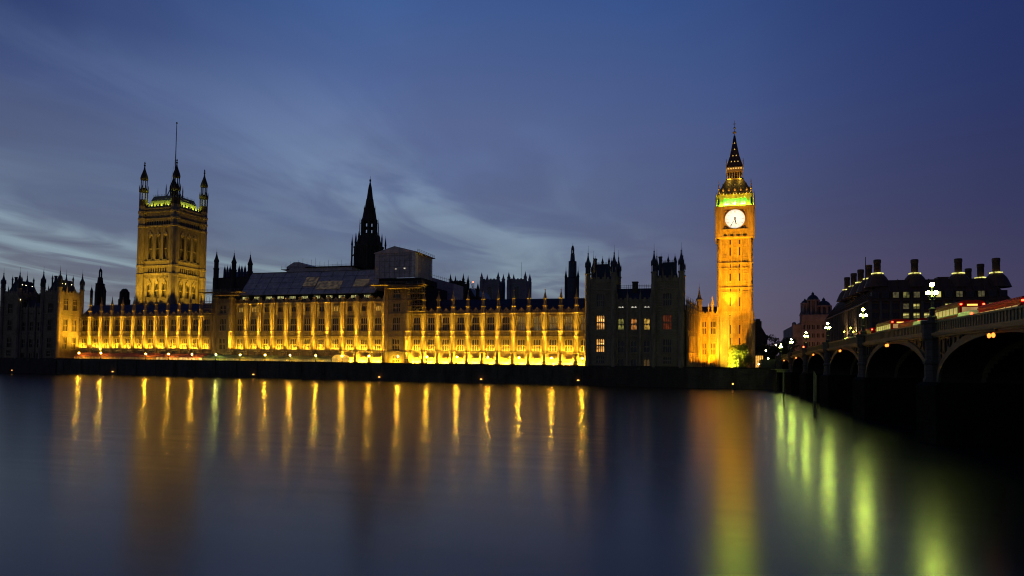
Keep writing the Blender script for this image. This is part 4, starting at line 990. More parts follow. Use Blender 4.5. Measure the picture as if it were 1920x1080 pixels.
    for a in range(4):
        tt = math.pi/4+a*math.pi/2; b.tube((W/2+4.2*math.cos(tt),D/2+4.2*math.sin(tt),zr),(W/2+.3*math.cos(tt),D/2+.3*math.sin(tt),zr+10),.25); b.lathe(W/2+4.2*math.cos(tt),D/2+4.2*math.sin(tt),[(.3,zr),(.3,zr+5),(.04,zr+8)],4)
    b.build('iron_crown', BLACKIRON, t)
    zt = wz(329,231,YV+D/2)-T
    b = MB(); b.tube((W/2,D/2,zr+8),(W/2,D/2,zt),.30,.16,8); b.sphere((W/2,D/2,zt),.5); b.tube((W/2-3,D/2,zr+9),(W/2,D/2,zr+24),.04,.03,4); b.build('flagpole', BLACKIRON, t)
    for k in range(5):
        u = .16+.17*k
        for x, y in ((W*u, 1.5), (W-1.5, D*u)):
            ld = bpy.data.lights.new('parapet_lamp','POINT'); ld.energy = 1500; ld.color = (.85,1,.10); ld.shadow_soft_size = .15; lo = bpy.data.objects.new('parapet_lamp', ld); COL.objects.link(lo); lo.parent = t; lo.location = (x,y,zp+.6)
    return t, xl, W, D, YV
_, VX, VW, VD, VY = flag_tower()

xa, xb = wx(178, 266, 30), wx(1262, 322, 30)
o = thing('palace_range', 'dark inner palace roofs behind the golden river front', 'palace wing', (xa, 266, T))
b = MB(); b.box(0, xb-xa, 0, 32, -.8, 24.8); b.box(VX+VW+3-xa, xb-xa, 32, 56, -.8, 24.8); b.build('wall', STONE, o)
b = MB(); b.polyx([(.3,24.82),(14,24.82),(7,27)], 0, xb-xa); b.build('roof', SLATE, o)

# ------------------------------------------------------------------ central octagonal spire
def central_spire():
    YC = 300.0; cx = wx(692, YC, 70); t = thing('spired_tower', 'slender dark octagonal spire rising over the palace roofs', 'tower', (cx, YC, T))
    z = lambda py: wz(693, py, YC)-T
    b = MB(); b.lathe(0,0,[(7.2,10),(7.2,z(466)),(7.5,z(465)),(7.5,z(463)),(6.4,z(461)),(5.0,z(443)),(4.2,z(442))],8); 
    for a in range(8):
        tt = a*math.pi/4; 
        for o_ in (-.24,-.08,.08,.24): q = 6.75/math.cos(o_); b.tube((q*math.cos(tt+o_),q*math.sin(tt+o_),20),(q*math.cos(tt+o_),q*math.sin(tt+o_),z(467)),.22,.22,4)
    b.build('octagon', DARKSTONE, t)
    for a in range(8):
        tt = math.pi/8+a*math.pi/4; c, s = math.cos(tt), math.sin(tt)
        b = MB(); b.lathe(8.1*c,8.1*s,[(.42,20),(.42,z(461)),(.55,z(460)),(.06,z(444)),(.04,z(441))],4); b.tube((8.1*c,8.1*s,z(482)),(6.6*c,6.6*s,z(476)),.3,.3,4); b.build('pinnacle', DARKSTONE, t)
        b = MB(); b.lathe(6.3*c,6.3*s,[(.4,z(462)),(.4,z(447)),(.05,z(437))],4); b.build('pinnacle', DARKSTONE, t)
        b = MB(); b.lathe(4.55*c,4.55*s,[(.22,z(444)),(.22,z(424)),(.03,z(409))],4); b.lathe(3.5*c,3.5*s,[(.55,z(443)),(.55,z(412))],4); b.tube((4.55*c,4.55*s,z(420)),(3.5*c,3.5*s,z(417)),.14,.14,4); b.tube((4.55*c,4.55*s,z(438)),(3.5*c,3.5*s,z(436)),.14,.14,4); b.build('flying_buttress', DARKSTONE, t)
    b = MB(); b.lathe(0,0,[(3.9,z(443)),(3.9,z(439))],8); b.lathe(0,0,[(3.7,z(417)),(3.9,z(414)),(3.5,z(410)),(2.9,z(396)),(2.8,z(394))],8)
    for a in range(8):
        tt = a*math.pi/4; b.tube((3.35*math.cos(tt),3.35*math.sin(tt),z(440)),(3.35*math.cos(tt),3.35*math.sin(tt),z(416)),.10,.10,4)
    b.lathe(0,0,[(3.62,z(429)),(3.62,z(427))],8); b.lathe(0,0,[(.9,z(443)),(.9,z(416))],8)
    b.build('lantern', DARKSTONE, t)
    b = MB(); b.lathe(0,0,[(2.9,z(394)),(2.35,z(390)),(1.75,z(374)),(1.55,z(373)),(.85,z(352)),(.22,z(341)),(.45,z(340)),(.45,z(337)),(.1,z(336)),(.05,z(330))],8)
    for a in range(8): tt = math.pi/8+a*math.pi/4; b.lathe(2.6*math.cos(tt),2.6*math.sin(tt),[(.25,z(396)),(.25,z(391)),(.03,z(385))],4)
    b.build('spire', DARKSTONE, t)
central_spire()

# ------------------------------------------------------------------ lesser towers and buildings behind
def vent_tower(label, px, Y, pys, rs, mat, side, tur):
    """square-shouldered ventilation tower with lantern; pys = tip, lantern top, shoulder, body top, base ; rs half-widths"""
    cx = wx(px, Y, 35); t = thing('ventilation_tower', label, 'tower', (cx, Y, T)); z = lambda py: wz(px, py, Y)-T
    tip, l1, l0, sh, bt, bs = pys
    b = MB(); b.lathe(0,0,[(rs[3],z(bs)),(rs[3],z(bt)-.2),(rs[3]*1.08,z(bt)),(rs[2],z(bt)+.3),(rs[2]*.94,z(sh)),(rs[2]*1.05,z(sh)+.1),(rs[1],z(sh)+.6),(rs[1]*.8,z(l0))],8); b.build('shaft', mat, t)
    b = MB(); 
    for a in range(6): tt = a*math.pi/3; b.tube((rs[0]*math.cos(tt),rs[0]*math.sin(tt),z(l0)),(rs[0]*math.cos(tt),rs[0]*math.sin(tt),z(l1)),.14,.14,4)
    b.lathe(0,0,[(rs[0]*1.3,z(l0)-.2),(rs[0]*1.3,z(l0)+.2)],8); b.lathe(0,0,[(rs[0]*1.25,z(l1)-.2),(rs[0]*1.1,z(l1)+.6),(.3,z(l1)+1.6),(.08,z(tip)),(.03,z(tip)+1.6)],8); b.build('lantern', LEAD, t)
    for dx, r_ in tur:
        b = MB(); b.lathe(dx,-1,[(r_,z(bs)),(r_,z(bt)),(r_*1.25,z(bt)+.2),(r_*.9,z(bt)+.9),(.1,z(bt)+3.0),(.05,z(bt)+4.4)],8); b.build('side_turret', side, t)
    return t
vent_tower('dark stepped ventilation tower with lantern at far left behind the slate roof', 186, 300, (503,509,520.5,533,548,575), (.75,1.6,2.5,2.6), DARKSTONE, DARKSTONE, ((-4.8,.75),(4.6,.75)))
vent_tower('dark ventilation tower with lantern and pale stone base next to the dark twin-towered block', 1073, 272, (463,468,476,491.5,521,565), (.55,1.0,1.75,2.6), SLATE, DARKSTONE, ((-2.5,.5),(2.5,.5)))
Y = 300; cx = wx(232,Y,30); z = lambda py: wz(232,py,Y)-T
o = thing('chimney_stack', 'squat dark domed chimney stack left of the flag tower', 'chimney', (cx,Y,T))
b = MB(); b.lathe(0,0,[(3.2,z(580)),(3.2,z(562)),(2.7,z(561)),(2.6,z(548)),(2.0,z(546)),(1.6,z(543)),(.9,z(542))],8); b.build('shaft', DARKSTONE, o)
b = MB()
for k in (-.7,.7): b.lathe(k,0,[(.45,z(543)),(.45,z(541.5)),(.3,z(541.2))],8)
b.build('pot', DARKBRICK, o)
# turreted roof behind the scaffolded tower
Y = 290; x0 = wx(398,Y,40); z = lambda py: wz(437,py,Y)-T
o = thing('turreted_hall', 'dark hall roof with three tall turrets right of the flag tower', 'building', (x0,Y,T))
L = wx(472,Y,40)-x0
b = MB(); b.box(0,L,0,14,8,z(520)); b.build('wall', DARKSTONE, o)
b = MB(); b.polyx([(0,z(520)),(14,z(520)),(7,z(506))], 6, L*.72)
for px in (420,425,430,447,452,458): c = wx(px,Y,40)-x0; b.lathe(c,0,[(.7,z(520)),(.6,z(506)),(.06,z(498)),(.03,z(495))],6)
b.build('roof', SLATE, o)
for px, py in ((404,472),(437,476),(467.5,480)):
    c = wx(px,Y,40)-x0; q = z(py); b = MB()
    b.lathe(0,0,[(1.35,8),(1.35,q-9),(1.5,q-8.8),(1.5,q-8.2),(1.15,q-8),(1.15,q-5),(1.35,q-4.8),(1.3,q-4.2),(.8,q-3),(.35,q-1.2),(.16,q-.2),(.3,q),(.05,q+.4),(.03,q+2)],8)
    b.build('turret', DARKSTONE, o, (c,0,0))

def church_tower(label, px0, px1, ptop, pbase, pin, tip, Y, mat, name='abbey_tower', cat='church tower', win=True):
    x0, x1 = wx(px0,Y,40), wx(px1,Y,40); W = x1-x0; pc = (px0+px1)/2; z = lambda py: wz(pc,py,Y)-T
    t = thing(name, label, cat, (x0,Y,T))
    wl = MB(); zt = z(ptop); ops = [(W/2-W*.13, W/2+W*.13, zt-W*1.05, zt-W*.35)] if win else []
    wall(wl, 0, W, -.8, zt, ops, 0, .8); wl.box(0,W,.8,W,-.8,zt-.2); wl.build('wall', mat, t)
    if win:
        b = MB(); b.quad((W*.37,.6,zt-W*1.05),(W*.63,.6,zt-W*1.05),(W*.63,.6,zt-W*.35),(W*.37,.6,zt-W*.35)); wn = b.build('window', LEADGLASS, t)
        b = MB(); b.box(W/2-.12,W/2+.12,.3,.58,zt-W*1.05,zt-W*.35); b.build('mullion', mat, wn)
    b = MB()
    for u in (0,W):
        for v in (0,W): b.box(u-W*.09,u+W*.09,v-W*.09,v+W*.09,-.8,zt+.5)
    for q in (zt-W*1.25, zt-W*.22, zt): b.box(-.3,W+.3,-.3,.0,q,q+.5)
    b.build('buttress', mat, t)
    b = MB(); battlement(b,W*.1,W*.9,0,zt+.5,W*.10,W*.09); battlement(b,W*.1,W*.9,W,zt+.5,W*.10,W*.09); b.build('parapet', mat, t)
    for (u, v), pp in zip(((0,0),(W,0),(0,W),(W,W)), pin):
        b = MB(); b.lathe(0,0,[(W*.095,zt),(W*.095,zt+(z(tip)-zt)*.38),(W*.12,zt+(z(tip)-zt)*.42),(W*.075,zt+(z(tip)-zt)*.48),(.12,z(tip)),(.05,z(tip)+.6)],8); b.build('pinnacle', mat, t, (u,v,0))
    return t
church_tower('distant pale abbey tower with four pinnacles, left of the pair', 902, 933, 527, 560, (0,0,0,0), 511, 460, ABBEY)
o = church_tower('distant pale abbey tower with flagpole and four pinnacles, right of the pair', 953, 984, 526.5, 560, (0,0,0,0), 510, 460, ABBEY)
b = MB(); b.tube((7,8,40),(7,8,wz(969,489,460)-T),.14,.08); b.build('flagpole', BLACKIRON, o)
church_tower('dark church tower with four slim pinnacles right of the pinkish roof cover', 844, 868, 530, 560, (0,0,0,0), 515, 340, DARKSTONE, 'church_tower', 'church tower', win=False)
Y = 345; x0 = wx(869,Y,30); x1 = wx(897,Y,30); z = lambda py: wz(880,py,Y)-T
o = thing('church_nave', 'dark gabled church roof below the red crane light', 'church', (x0,Y,T)); L = x1-x0
b = MB(); b.box(0,L,0,30,-.8,z(556)); b.build('wall', DARKSTONE, o)
b = MB(); b.poly([(-.3,z(556)),(L-2,z(556)),(L*.42,z(540))],-.3,30); b.build('roof', SLATE, o)
b = MB(); b.lathe(L*.93,0,[(1.0,z(560)),(.9,z(545)),(1.0,z(544)),(.08,z(531)),(.04,z(528))],8); b.build('pinnacle', DARKSTONE, o)
# crane with its red warning light
Y = 520; cx = wx(886.5,Y,60); zt = wz(886.5,531,Y)
o = thing('tower_crane', 'distant tower crane topped by a red warning light', 'crane', (cx,Y,6.2)); b = MB(); h = zt-6.2
for sx in (-.7,.7):
    for sy in (-.7,.7): b.tube((sx,sy,0),(sx,sy,h),.12)
for k in range(int(h/2)): b.tube((-.7,-.7,k*2),(.7,-.7,k*2+2),.08); b.tube((.7,-.7,k*2),(-.7,-.7,k*2+2),.06)
b.build('mast', BLACKIRON, o)
b = MB(); b.tube((0,0,h-4),(-3,0,h+2),.2,.12); b.tube((0,0,h-4),(2.6,0,h-4.5),.2); b.box(1.6,2.8,-.5,.5,h-6,h-4.6); b.build('jib', BLACKIRON, o)
b = MB(); b.sphere((0,0,h+.9),.55); b.build('warning_light', G_REDLAMP, o)

# ------------------------------------------------------------------ terrace: marquees, lamps
def marquee(label, pxl, pxr, roofmat, glowmat, zr, ze, roofname='canopy'):
    Y0, Y1 = YW+2.6, YW+9.0; x0, x1 = wx(pxl,Y0,8), wx(pxr,Y0,8); L = x1-x0
    t = thing('marquee', label, 'marquee', (x0,Y0,6.2)); D = Y1-Y0
    b = MB(); n = max(3, int(L/6))
    for i in range(n):
        a, c = L*i/n, L*(i+1)/n; m_ = (a+c)/2
        b.add([(a,-.3,ze),(c,-.3,ze),(c,D+.3,ze),(a,D+.3,ze),(a,D/2,zr-.25),(c,D/2,zr-.25),(m_,D/2,zr),(m_,-.3,ze-.12)], [(0,7,6,4),(7,1,5,6),(3,4,6,2),(6,5,2),(0,4,3),(1,2,5)])
        b.box(a,c,-.34,-.3,ze-.35,ze)
    b.build(roofname, roofmat, t)
    b = MB(); n2 = int(L/1.7)
    for i in range(n2+1): c = L*i/n2; b.box(c-.06,c+.06,-.1,.02,0,ze)
    b.box(0,L,-.1,.0,.95,1.02); b.box(0,L,-.12,.02,ze-.3,ze-.05); b.build('frame', WHITEPAINT, t)
    b = MB(); b.quad((0,.10,.0),(L,.10,.0),(L,.10,ze-.3),(0,.10,ze-.3)); b.build('side_panel', glowmat, t)
    return t
G_MARQD = glow('dim_marquee_inside', (1,.55,.14), .10, .9, .8)
marquee('long dim marquee with dark red canopy at the left end of the terrace', 140, 292, REDCANVAS, G_MARQD, 3.75, 2.25)
marquee('brightly lit marquee with red canopy at left of the terrace', 293, 379, REDCANVAS, G_MARQ, 3.75, 2.25)
marquee('long glass-sided marquee with green canopy in the middle of the terrace', 380.5, 621, GREENCANVAS, G_MARQ2, 3.45, 2.25)
Y0 = YW+2.6; x0, x1 = wx(622.5,Y0,8), wx(641,Y0,8); L = x1-x0
o = thing('porch_canopy', 'glowing round-topped canopy at the right end of the green marquee', 'canopy', (x0,Y0,6.2))
n = 12; pts = [(0,0),(L,0),(L,2.2)]+[(L/2+L/2*math.cos(math.pi*i/n), 2.2+1.55*math.sin(math.pi*i/n)) for i in range(1,n)]+[(0,2.2)]
b = MB(); b.poly(pts, 0, 6); b.build('canopy', G_PORCH, o)
b = MB(); b.box(-.1,.05,-.15,0,0,2.3); b.box(L-.05,L+.1,-.15,0,0,2.3); b.box(-.1,L+.1,-.14,0,2.15,2.3); b.box(L*.32,L*.36,-.13,0,0,2.15); b.box(L*.64,L*.68,-.13,0,0,2.15); b.build('frame', WHITEPAINT, o)

_tl = None
def terrace_lamp(px, glob=None):
    global _tl
    if _tl is None:
        b = MB(); b.lathe(0,0,[(.22,0),(.22,.35),(.09,.5),(.07,2.0),(.14,2.1),(.16,2.2)],8); p = b.mesh('post', BLACKIRON)
        b = MB(); b.sphere((0,0,2.42),.22,10,8); b.smooth = True; _tl = (p, b)
        _tl = (p, b.mesh('globe', G_TGLOBE), b.mesh('globe', G_TGLOBE2))
    o = thing('terrace_lamp', 'small glowing globe lamp on the terrace parapet by the river', 'lamp', (wx(px,YW+.4,9.5), YW+.4, 7.08), 0, 'globe lamps along the terrace parapet')
    place(_tl[0], 'post', o); place(_tl[2 if glob else 1], 'globe', o)
for px in (148,189,273,316,360,405,450.5,497,544,592,641.5,692,746,800,857,914.5,973,1034,1092): terrace_lamp(px, glob=px == 405)

# ------------------------------------------------------------------ floodlighting of the palace
K0, K1, K2, K3 = 40, 25, 92, 1.7              # strength of the floodlight rows
GT = 'linear floodlights along the foot of the river front'
for i in range(len(NB)-1):
    m_ = (NB[i]+NB[i+1])/2; floodbar(m_, YF-.85, 6.85, 3.6, 150*K0, 'linear floodlight at the foot of the right golden wing', GT, tilt=35)
for i in range(8, len(CB)-1):
    m_ = (CB[i]+CB[i+1])/2; floodbar(m_, YF-.85, 6.85, 3.6, 150*K0, 'linear floodlight at the foot of the sheeted middle wing', GT, tilt=35)
floodbar((TX0+TX1)/2, YF-3.0, 6.85, 3.6, 30*K0, 'linear floodlight at the foot of the tower under the sheeted box', GT, tilt=35)
for i in range(len(NB)-1): floodbar((NB[i]+NB[i+1])/2, YF-.62, T+4.95, 3.2, 42*K1, 'linear floodlight on the first ledge of the right golden wing', 'linear floodlights on the first ledge', tilt=10)
for i in range(len(CB)-1): floodbar((CB[i]+CB[i+1])/2, YF-.62, T+4.95, 3.2, 50*K1, 'linear floodlight on the first ledge of the sheeted middle wing', 'linear floodlights on the first ledge', tilt=10)
for i in range(len(SB)-1): floodbar((SB[i]+SB[i+1])/2, YF-.62, T+4.95, 3.2, 62*K1, 'linear floodlight on the first ledge of the left golden wing', 'linear floodlights on the first ledge', tilt=10)
for xs_, z_, nm in ((NB[:-1], 1.2, 'right golden wing'), (CB, 3.6, 'sheeted middle wing'), (SB[1:-1], 3.6, 'left golden wing')):
    pl = round(T+z_-6.2, 2)
    for x in xs_:
        flood((x, YF-3.2, T+z_), (x, YF-.8, T+16.5), 1500*K2, 17, 'small floodlight aimed high up a buttress of the '+nm, 'floodlights aimed up the buttresses', blend=1, size=.5, pole=pl)
        flood((x+.8, YF-3.2, T+z_), (x, YF-.8, T+8.5), 1500*5.5, 30, 'small floodlight aimed at the lower buttress of the '+nm, 'floodlights aimed at the lower buttresses', blend=1, size=.5, pole=pl)
    for a, c in zip(xs_[:-1], xs_[1:]):
        flood(((a+c)/2, YF-4.6, T+z_), ((a+c)/2, YF, T+13.5), 1500*K3, 95, 'small floodlight washing one bay of the '+nm, 'floodlights washing the bays', blend=1, size=.5, pole=pl)
# left block side, flag tower, return walls, clock tower
sx = ST[3]+14
for k, yy in enumerate((9.5, 11)): flood((sx-3+3*k, YW+yy, T+3.9), (ST[3], YW+6, T+14), 27000, 80, 'floodlight on a pole aimed at the golden side of the far left block', 'floodlights on the far left block', blend=1, pole=4.7)
VG = (1,.63,.05)
for k in range(3):
    u = .2+.3*k
    flood((VX+VW*u, VY-13, T+25.5), (VX+VW*u, VY, T+50), 33000, 62, 'floodlight on the roofs aimed at the river side of the flag tower', 'floodlights on the flag tower', VG)
    flood((VX+VW*u, VY-5, T+26.5), (VX+VW*u, VY-.5, T+40), 4500, 75, 'floodlight close under the river side of the flag tower', 'floodlights on the flag tower', VG)
    flood((VX+VW+13, VY+VD*u, T+25.5), (VX+VW, VY+VD*u, T+50), 23000, 62, 'floodlight on the roofs aimed at the right side of the flag tower', 'floodlights on the flag tower', VG)
    flood((VX+VW+5, VY+VD*u, T+26.5), (VX+VW+.5, VY+VD*u, T+40), 2800, 75, 'floodlight close under the right side of the flag tower', 'floodlights on the flag tower', VG)
OR = (1,.40,.005)
for k, (dx, tz, e, an) in enumerate(((-9,14,210000,50),(8,16,180000,50),(-3,32,310000,34),(5,44,225000,26),(-7,47,225000,26),(-2,55,230000,15),(3,54,210000,15))):
    flood((CX+dx, YT-31, 6.3), (CX+dx*.2, YT, T+tz), e, an, 'floodlight on the ground in front of the golden clock tower', 'floodlights on the clock tower', OR)
flood((CX-2.0, YT-3.2, T+20), (CX-1.5, YT, T+34), 50000, 60, 'floodlight on a tall pole close up to the clock tower shaft', 'floodlights on the clock tower', (1,.50,.012), pole=20.8)
flood(((pb.x+pc.x)/2, YT-9, 6.3), ((pb.x+pc.x)/2, YT, T+10), 17000, 80, 'floodlight aimed at the short golden wall beside the clock tower', 'floodlights beside the clock tower', OR)
for k in range(4):
    q = pa.lerp(pb, .15+.25*k); flood((q.x+7, q.y-1, 6.3), (q.x, q.y+3, T+12), 15000, 90, 'floodlight aimed at the golden wall behind the dark block', 'floodlights beside the clock tower', OR)

# ------------------------------------------------------------------ trees and the lit bush
def foliage(n, clumps, size, rng):
    b = MB()
    for i in range(n):
        c, r = clumps[rng.randrange(len(clumps))]
        v = Vector((rng.gauss(0,1), rng.gauss(0,1), rng.gauss(0,1))); v.normalize(); v *= r*(rng.random()**.35)
        p = Vector(c)+v; a = Vector((rng.gauss(0,1), rng.gauss(0,1), rng.gauss(0,1))).normalized(); q = a.orthogonal().normalized(); s = size*rng.uniform(.6,1.3)
        u = a.cross(q)
        b.add([p-q*s*.5, p+u*s*.28, p+q*s*.5, p-u*s*.28], [(0,1,2,3)])
    return b
def tree(name, label, cat, loc, h, spread, n, seed, mat=DARKLEAF, trunk=.3, size=.6, group=None, low=.25):
    rng = random.Random(seed); t = thing(name, label, cat, loc, 0, group)
    cl = []
    for i in range(26):
        a = rng.uniform(0,2*math.pi); u = rng.random(); zz = h*(low+(1-low)*u*.92); rr = spread*math.sqrt(max(.05, 1-((u-.4)/.62)**2))*rng.uniform(.15,.85)
        cl.append(((rr*math.cos(a), rr*math.sin(a), zz), rng.uniform(.16,.30)*spread*1.1))
    foliage(n, cl, size, rng).build('crown', mat, t)
    b = MB(); top = h*.75; b.tube((0,0,-.3),(0,0,h*.35),h*.035+.1,h*.025+.06,8); b.tube((0,0,h*.35),(rng.uniform(-.3,.3),0,top),h*.025+.06,.04,6)
    for i in range(7):
        c = cl[i*3][0]; b.tube((0,0,h*rng.uniform(.2,.5)), c, h*.012+.03, .02, 5)
    b.build('trunk', BARK, t); return t
p = at(1386, 690, YT-16)
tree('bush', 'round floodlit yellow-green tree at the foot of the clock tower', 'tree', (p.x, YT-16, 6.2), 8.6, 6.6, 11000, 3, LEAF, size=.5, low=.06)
bl = flood((p.x-4.5, YT-25.5, 6.2), (p.x-1.5, YT-16, T+3.5), 110000, 60, 'floodlight on the grass lighting the round bush', 'floodlights beside the clock tower', (1,.86,.06))
bl2 = None
for i, (px, py, Y, sp_) in enumerate(((1447,628,330,6.5),(1462,634,345,5.5),(1436,640,300,4.5),(1480,632,350,6.0),(1470,645,290,3.8))):
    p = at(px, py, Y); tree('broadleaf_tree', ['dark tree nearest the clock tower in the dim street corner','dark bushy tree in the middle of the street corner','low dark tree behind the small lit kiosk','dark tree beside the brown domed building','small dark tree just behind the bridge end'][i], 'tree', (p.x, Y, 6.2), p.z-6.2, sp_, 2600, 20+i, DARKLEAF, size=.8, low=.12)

# ------------------------------------------------------------------ bridge
S_ = 33.0; PY = [10.5+S_*i for i in range(8)]           # abutment, six piers, abutment
BW = 26.0
def zpar(y): return 12.05-1.0*((y-126)/116)**2
def bridge():
    t = thing('arch_bridge', 'long green arched road bridge with stone piers', 'bridge', (BX, 0, 0))
    seg = 28
    for k in range(7):
        ya, yb = PY[k]+1.7, PY[k+1]-1.7; m_ = (ya+yb)/2; a = (yb-ya)/2
        zs = 5.9; zc = zpar(m_)-1.75
        arch = lambda y: zs+(zc-zs)*math.sqrt(max(0,1-((y-m_)/a)**2))
        ys = [m_-a*math.cos(math.pi*i/seg) for i in range(seg+1)]
        # spandrel plate on both faces, arch soffit
        sp_ = MB(); sn = MB(); so = MB(); rib = MB()
        for i in range(seg):
            y0, y1 = ys[i], ys[i+1]; z0, z1 = arch(y0), arch(y1); t0, t1 = zpar(y0)-1.15, zpar(y1)-1.15
            sp_.quad((0,y0,z0),(0,y1,z1),(0,y1,t1),(0,y0,t0)); sn.quad((BW,y0,z0),(BW,y1,z1),(BW,y1,t1),(BW,y0,t0))
            so.quad((0,y0,z0),(0,y1,z1),(BW,y1,z1),(BW,y0,z0))
            def off(y, z, d):                                        # rib face follows the arch
                n = Vector((0,(y-m_)/a**2,(z-zs)/max(.5,(zc-zs))**2)); n.normalize(); return y+n.y*d, z+n.z*d
            (p0, q0), (p1, q1) = off(y0,z0,.62), off(y1,z1,.62); q0 = min(q0, zpar(y0)-1.16); q1 = min(q1, zpar(y1)-1.16)
            rib.add([(-.22,y0,z0),(-.22,y1,z1),(-.22,p1,q1),(-.22,p0,q0),(0,y0,z0),(0,y1,z1),(0,p1,q1),(0,p0,q0)], [(0,3,2,1),(0,1,5,4),(2,3,7,6)])
        for ysg in (-1,1):                                            # spandrel tracery
            tr = MB(); tr.box(-.16,0,*sorted((m_+ysg*a*.55,m_+ysg*a*.99)),zpar(m_+ysg*a*.77)-1.75,zpar(m_+ysg*a*.77)-1.66)
            for j in range(5):
                y = m_+ysg*a*(.97-j*.09); zz = arch(y)+.75; tt = zpar(y)-1.3
                if tt-zz > .4: tr.box(-.14,0,y-.10,y+.10,zz,tt)
            for cy_, cz_, r_ in ((m_+ysg*a*.93, zpar(m_)-2.35, .75),(m_+ysg*a*.80, zpar(m_)-2.05, .42)):
                for i in range(12):
                    a0 = math.pi*2*i/12; a1 = math.pi*2*(i+1)/12; tr.tube((-.1,cy_+r_*math.cos(a0),cz_+r_*math.sin(a0)),(-.1,cy_+r_*math.cos(a1),cz_+r_*math.sin(a1)),.09,.09,4)
            tr.build('tracery', BLACKIRON, t)
        sp_.build('spandrel', GREENIRON, t); sn.build('spandrel', GREENIRON, t); so.build('soffit', DARKBRICK, t); rib.build('arch_rib', RIBIRON, t)
        for xx in (3.5,8.2,12.9,17.6,22.3):
            r2 = MB()
            for i in range(seg): 
                y0, y1 = ys[i], ys[i+1]; r2.box(xx-.15,xx+.15,min(y0,y1),max(y0,y1),min(arch(y0),arch(y1))-.35,max(arch(y0),arch(y1))-.05)
            r2.build('inner_rib', GREENIRON, t)
    # cornice, parapet (pierced), deck
    co = MB(); co2 = MB(); pa2 = MB(); paS = MB(); dk = MB(); y = 6.0
    while y < 243:
        y2 = y+2.5; za, zb_ = zpar(y), zpar(y2)
        for s, xx in ((-1,0.0),(1,BW)):
            def slab(mb, xa, xb, d0, d1):
                mb.add([(xa,y,za-d0),(xb,y,za-d0),(xb,y,za-d1),(xa,y,za-d1),(xa,y2,zb_-d0),(xb,y2,zb_-d0),(xb,y2,zb_-d1),(xa,y2,zb_-d1)], [(0,1,2,3),(7,6,5,4),(0,4,5,1),(1,5,6,2),(2,6,7,3),(3,7,4,0)])
            pa_ = paS if s < 0 else pa2
            slab(co if s < 0 else co2, *sorted((xx+s*.0, xx+s*.55)), 1.15, 1.42); slab(co if s < 0 else co2, *sorted((xx, xx+s*.38)), 1.42, 1.6)
            slab(pa_, *sorted((xx-s*.05, xx+s*.25)), 0, .16); slab(pa_, *sorted((xx, xx+s*.2)), .95, 1.15)
            for j in range(4):
                yy = y+.3+j*.62; zz = zpar(yy); pa_.box(min(xx+.02*s,xx+.16*s),max(xx+.02*s,xx+.16*s),yy-.16,yy+.16,zz-.96,zz-.15)
            slab(pa_, *sorted((xx+s*.05, xx+s*.09)), .15, .96)
        dk.quad((0,y,za-1.15),(BW,y,za-1.15),(BW,y2,zb_-1.15),(0,y2,zb_-1.15))
        y = y2
    co.build('cornice', GREENIRON, t); co2.build('cornice', GREENIRON, t); paS.build('parapet', GREENIRON, t); pa2.build('parapet', GREENIRON, t); dk.build('deck', ASPHALT, t)
    for k in range(8):
        yc = PY[k]; zt = zpar(yc)
        if 0 < k < 7:
            b = MB(); b.lathe(-.10,yc,[(.98,5.9),(.98,6.15),(.86,6.4),(.86,7.6),(.98,7.7),(.98,7.95),(.78,8.1),(.78,zt-1.9),(.95,zt-1.7),(1.02,zt-1.2),(1.02,zt-.3),(1.14,zt-.2),(1.14,zt+.08)],8)
            b.box(0.02,BW-.02,yc-1.7,yc+1.7,5.9,zt-1.3); b.lathe(BW+.10,yc,[(.98,5.9),(.86,6.4),(.78,8.1),(.78,zt-1.9),(1.02,zt-1.2),(1.14,zt+.08)],8); b.build('pier', GRANITE, t)
            b = MB(); pts = [(-1.7,yc),(-.5,yc-1.9),(BW+.5,yc-1.9),(BW+1.7,yc),(BW+.5,yc+1.9),(-.5,yc+1.9)]
            b.add([(x,y,-3) for x,y in pts]+[(x,y,5.6) for x,y in pts]+[(x*.97+.4,y*1.0,5.92) for x,y in pts], [tuple(range(12,18))]+[(i,(i+1)%6,6+(i+1)%6,6+i) for i in range(6)]+[(6+i,6+(i+1)%6,12+(i+1)%6,12+i) for i in range(6)])
            b.build('cutwater', WEEDSTONE, t)
        else:
            b = MB(); s = -1 if k == 0 else 1; y0, y1 = sorted((yc-1.9*s*1, yc+14*s)); b.box(-1.6,BW+1.6,y0,y1,5.9,zt-1.25); b.lathe(-.5,yc,[(1.5,5.9),(1.3,6.5),(1.2,zt-1.9),(1.5,zt-1.2),(1.5,zt+.1)],8); b.build('abutment', GRANITE, t)
            b = MB(); b.box(-2.0,BW+2.0,y0-.2,y1+.2,-3,5.92); b.build('footing', WEEDSTONE, t)
        # a pair of amber lamps over each arch
        if k < 7:
            yc = PY[k]+S_/2; b = MB(); b.box(-.75,-.55,yc-.9,yc+.9,zpar(yc)-1.62,zpar(yc)-1.5)
            b.box(-.75,0,yc-.05,yc+.05,zpar(yc)-1.5,zpar(yc)-1.42); n_ = b.build('navigation_light', BLACKIRON, t)
            b = MB(); b.sphere((-.7,yc-.42,zpar(yc)-1.95),.13,8,6,1.5); b.sphere((-.7,yc+.42,zpar(yc)-1.95),.13,8,6,1.5); b.build('lamp', G_NAV, n_)
    return t
bridge()
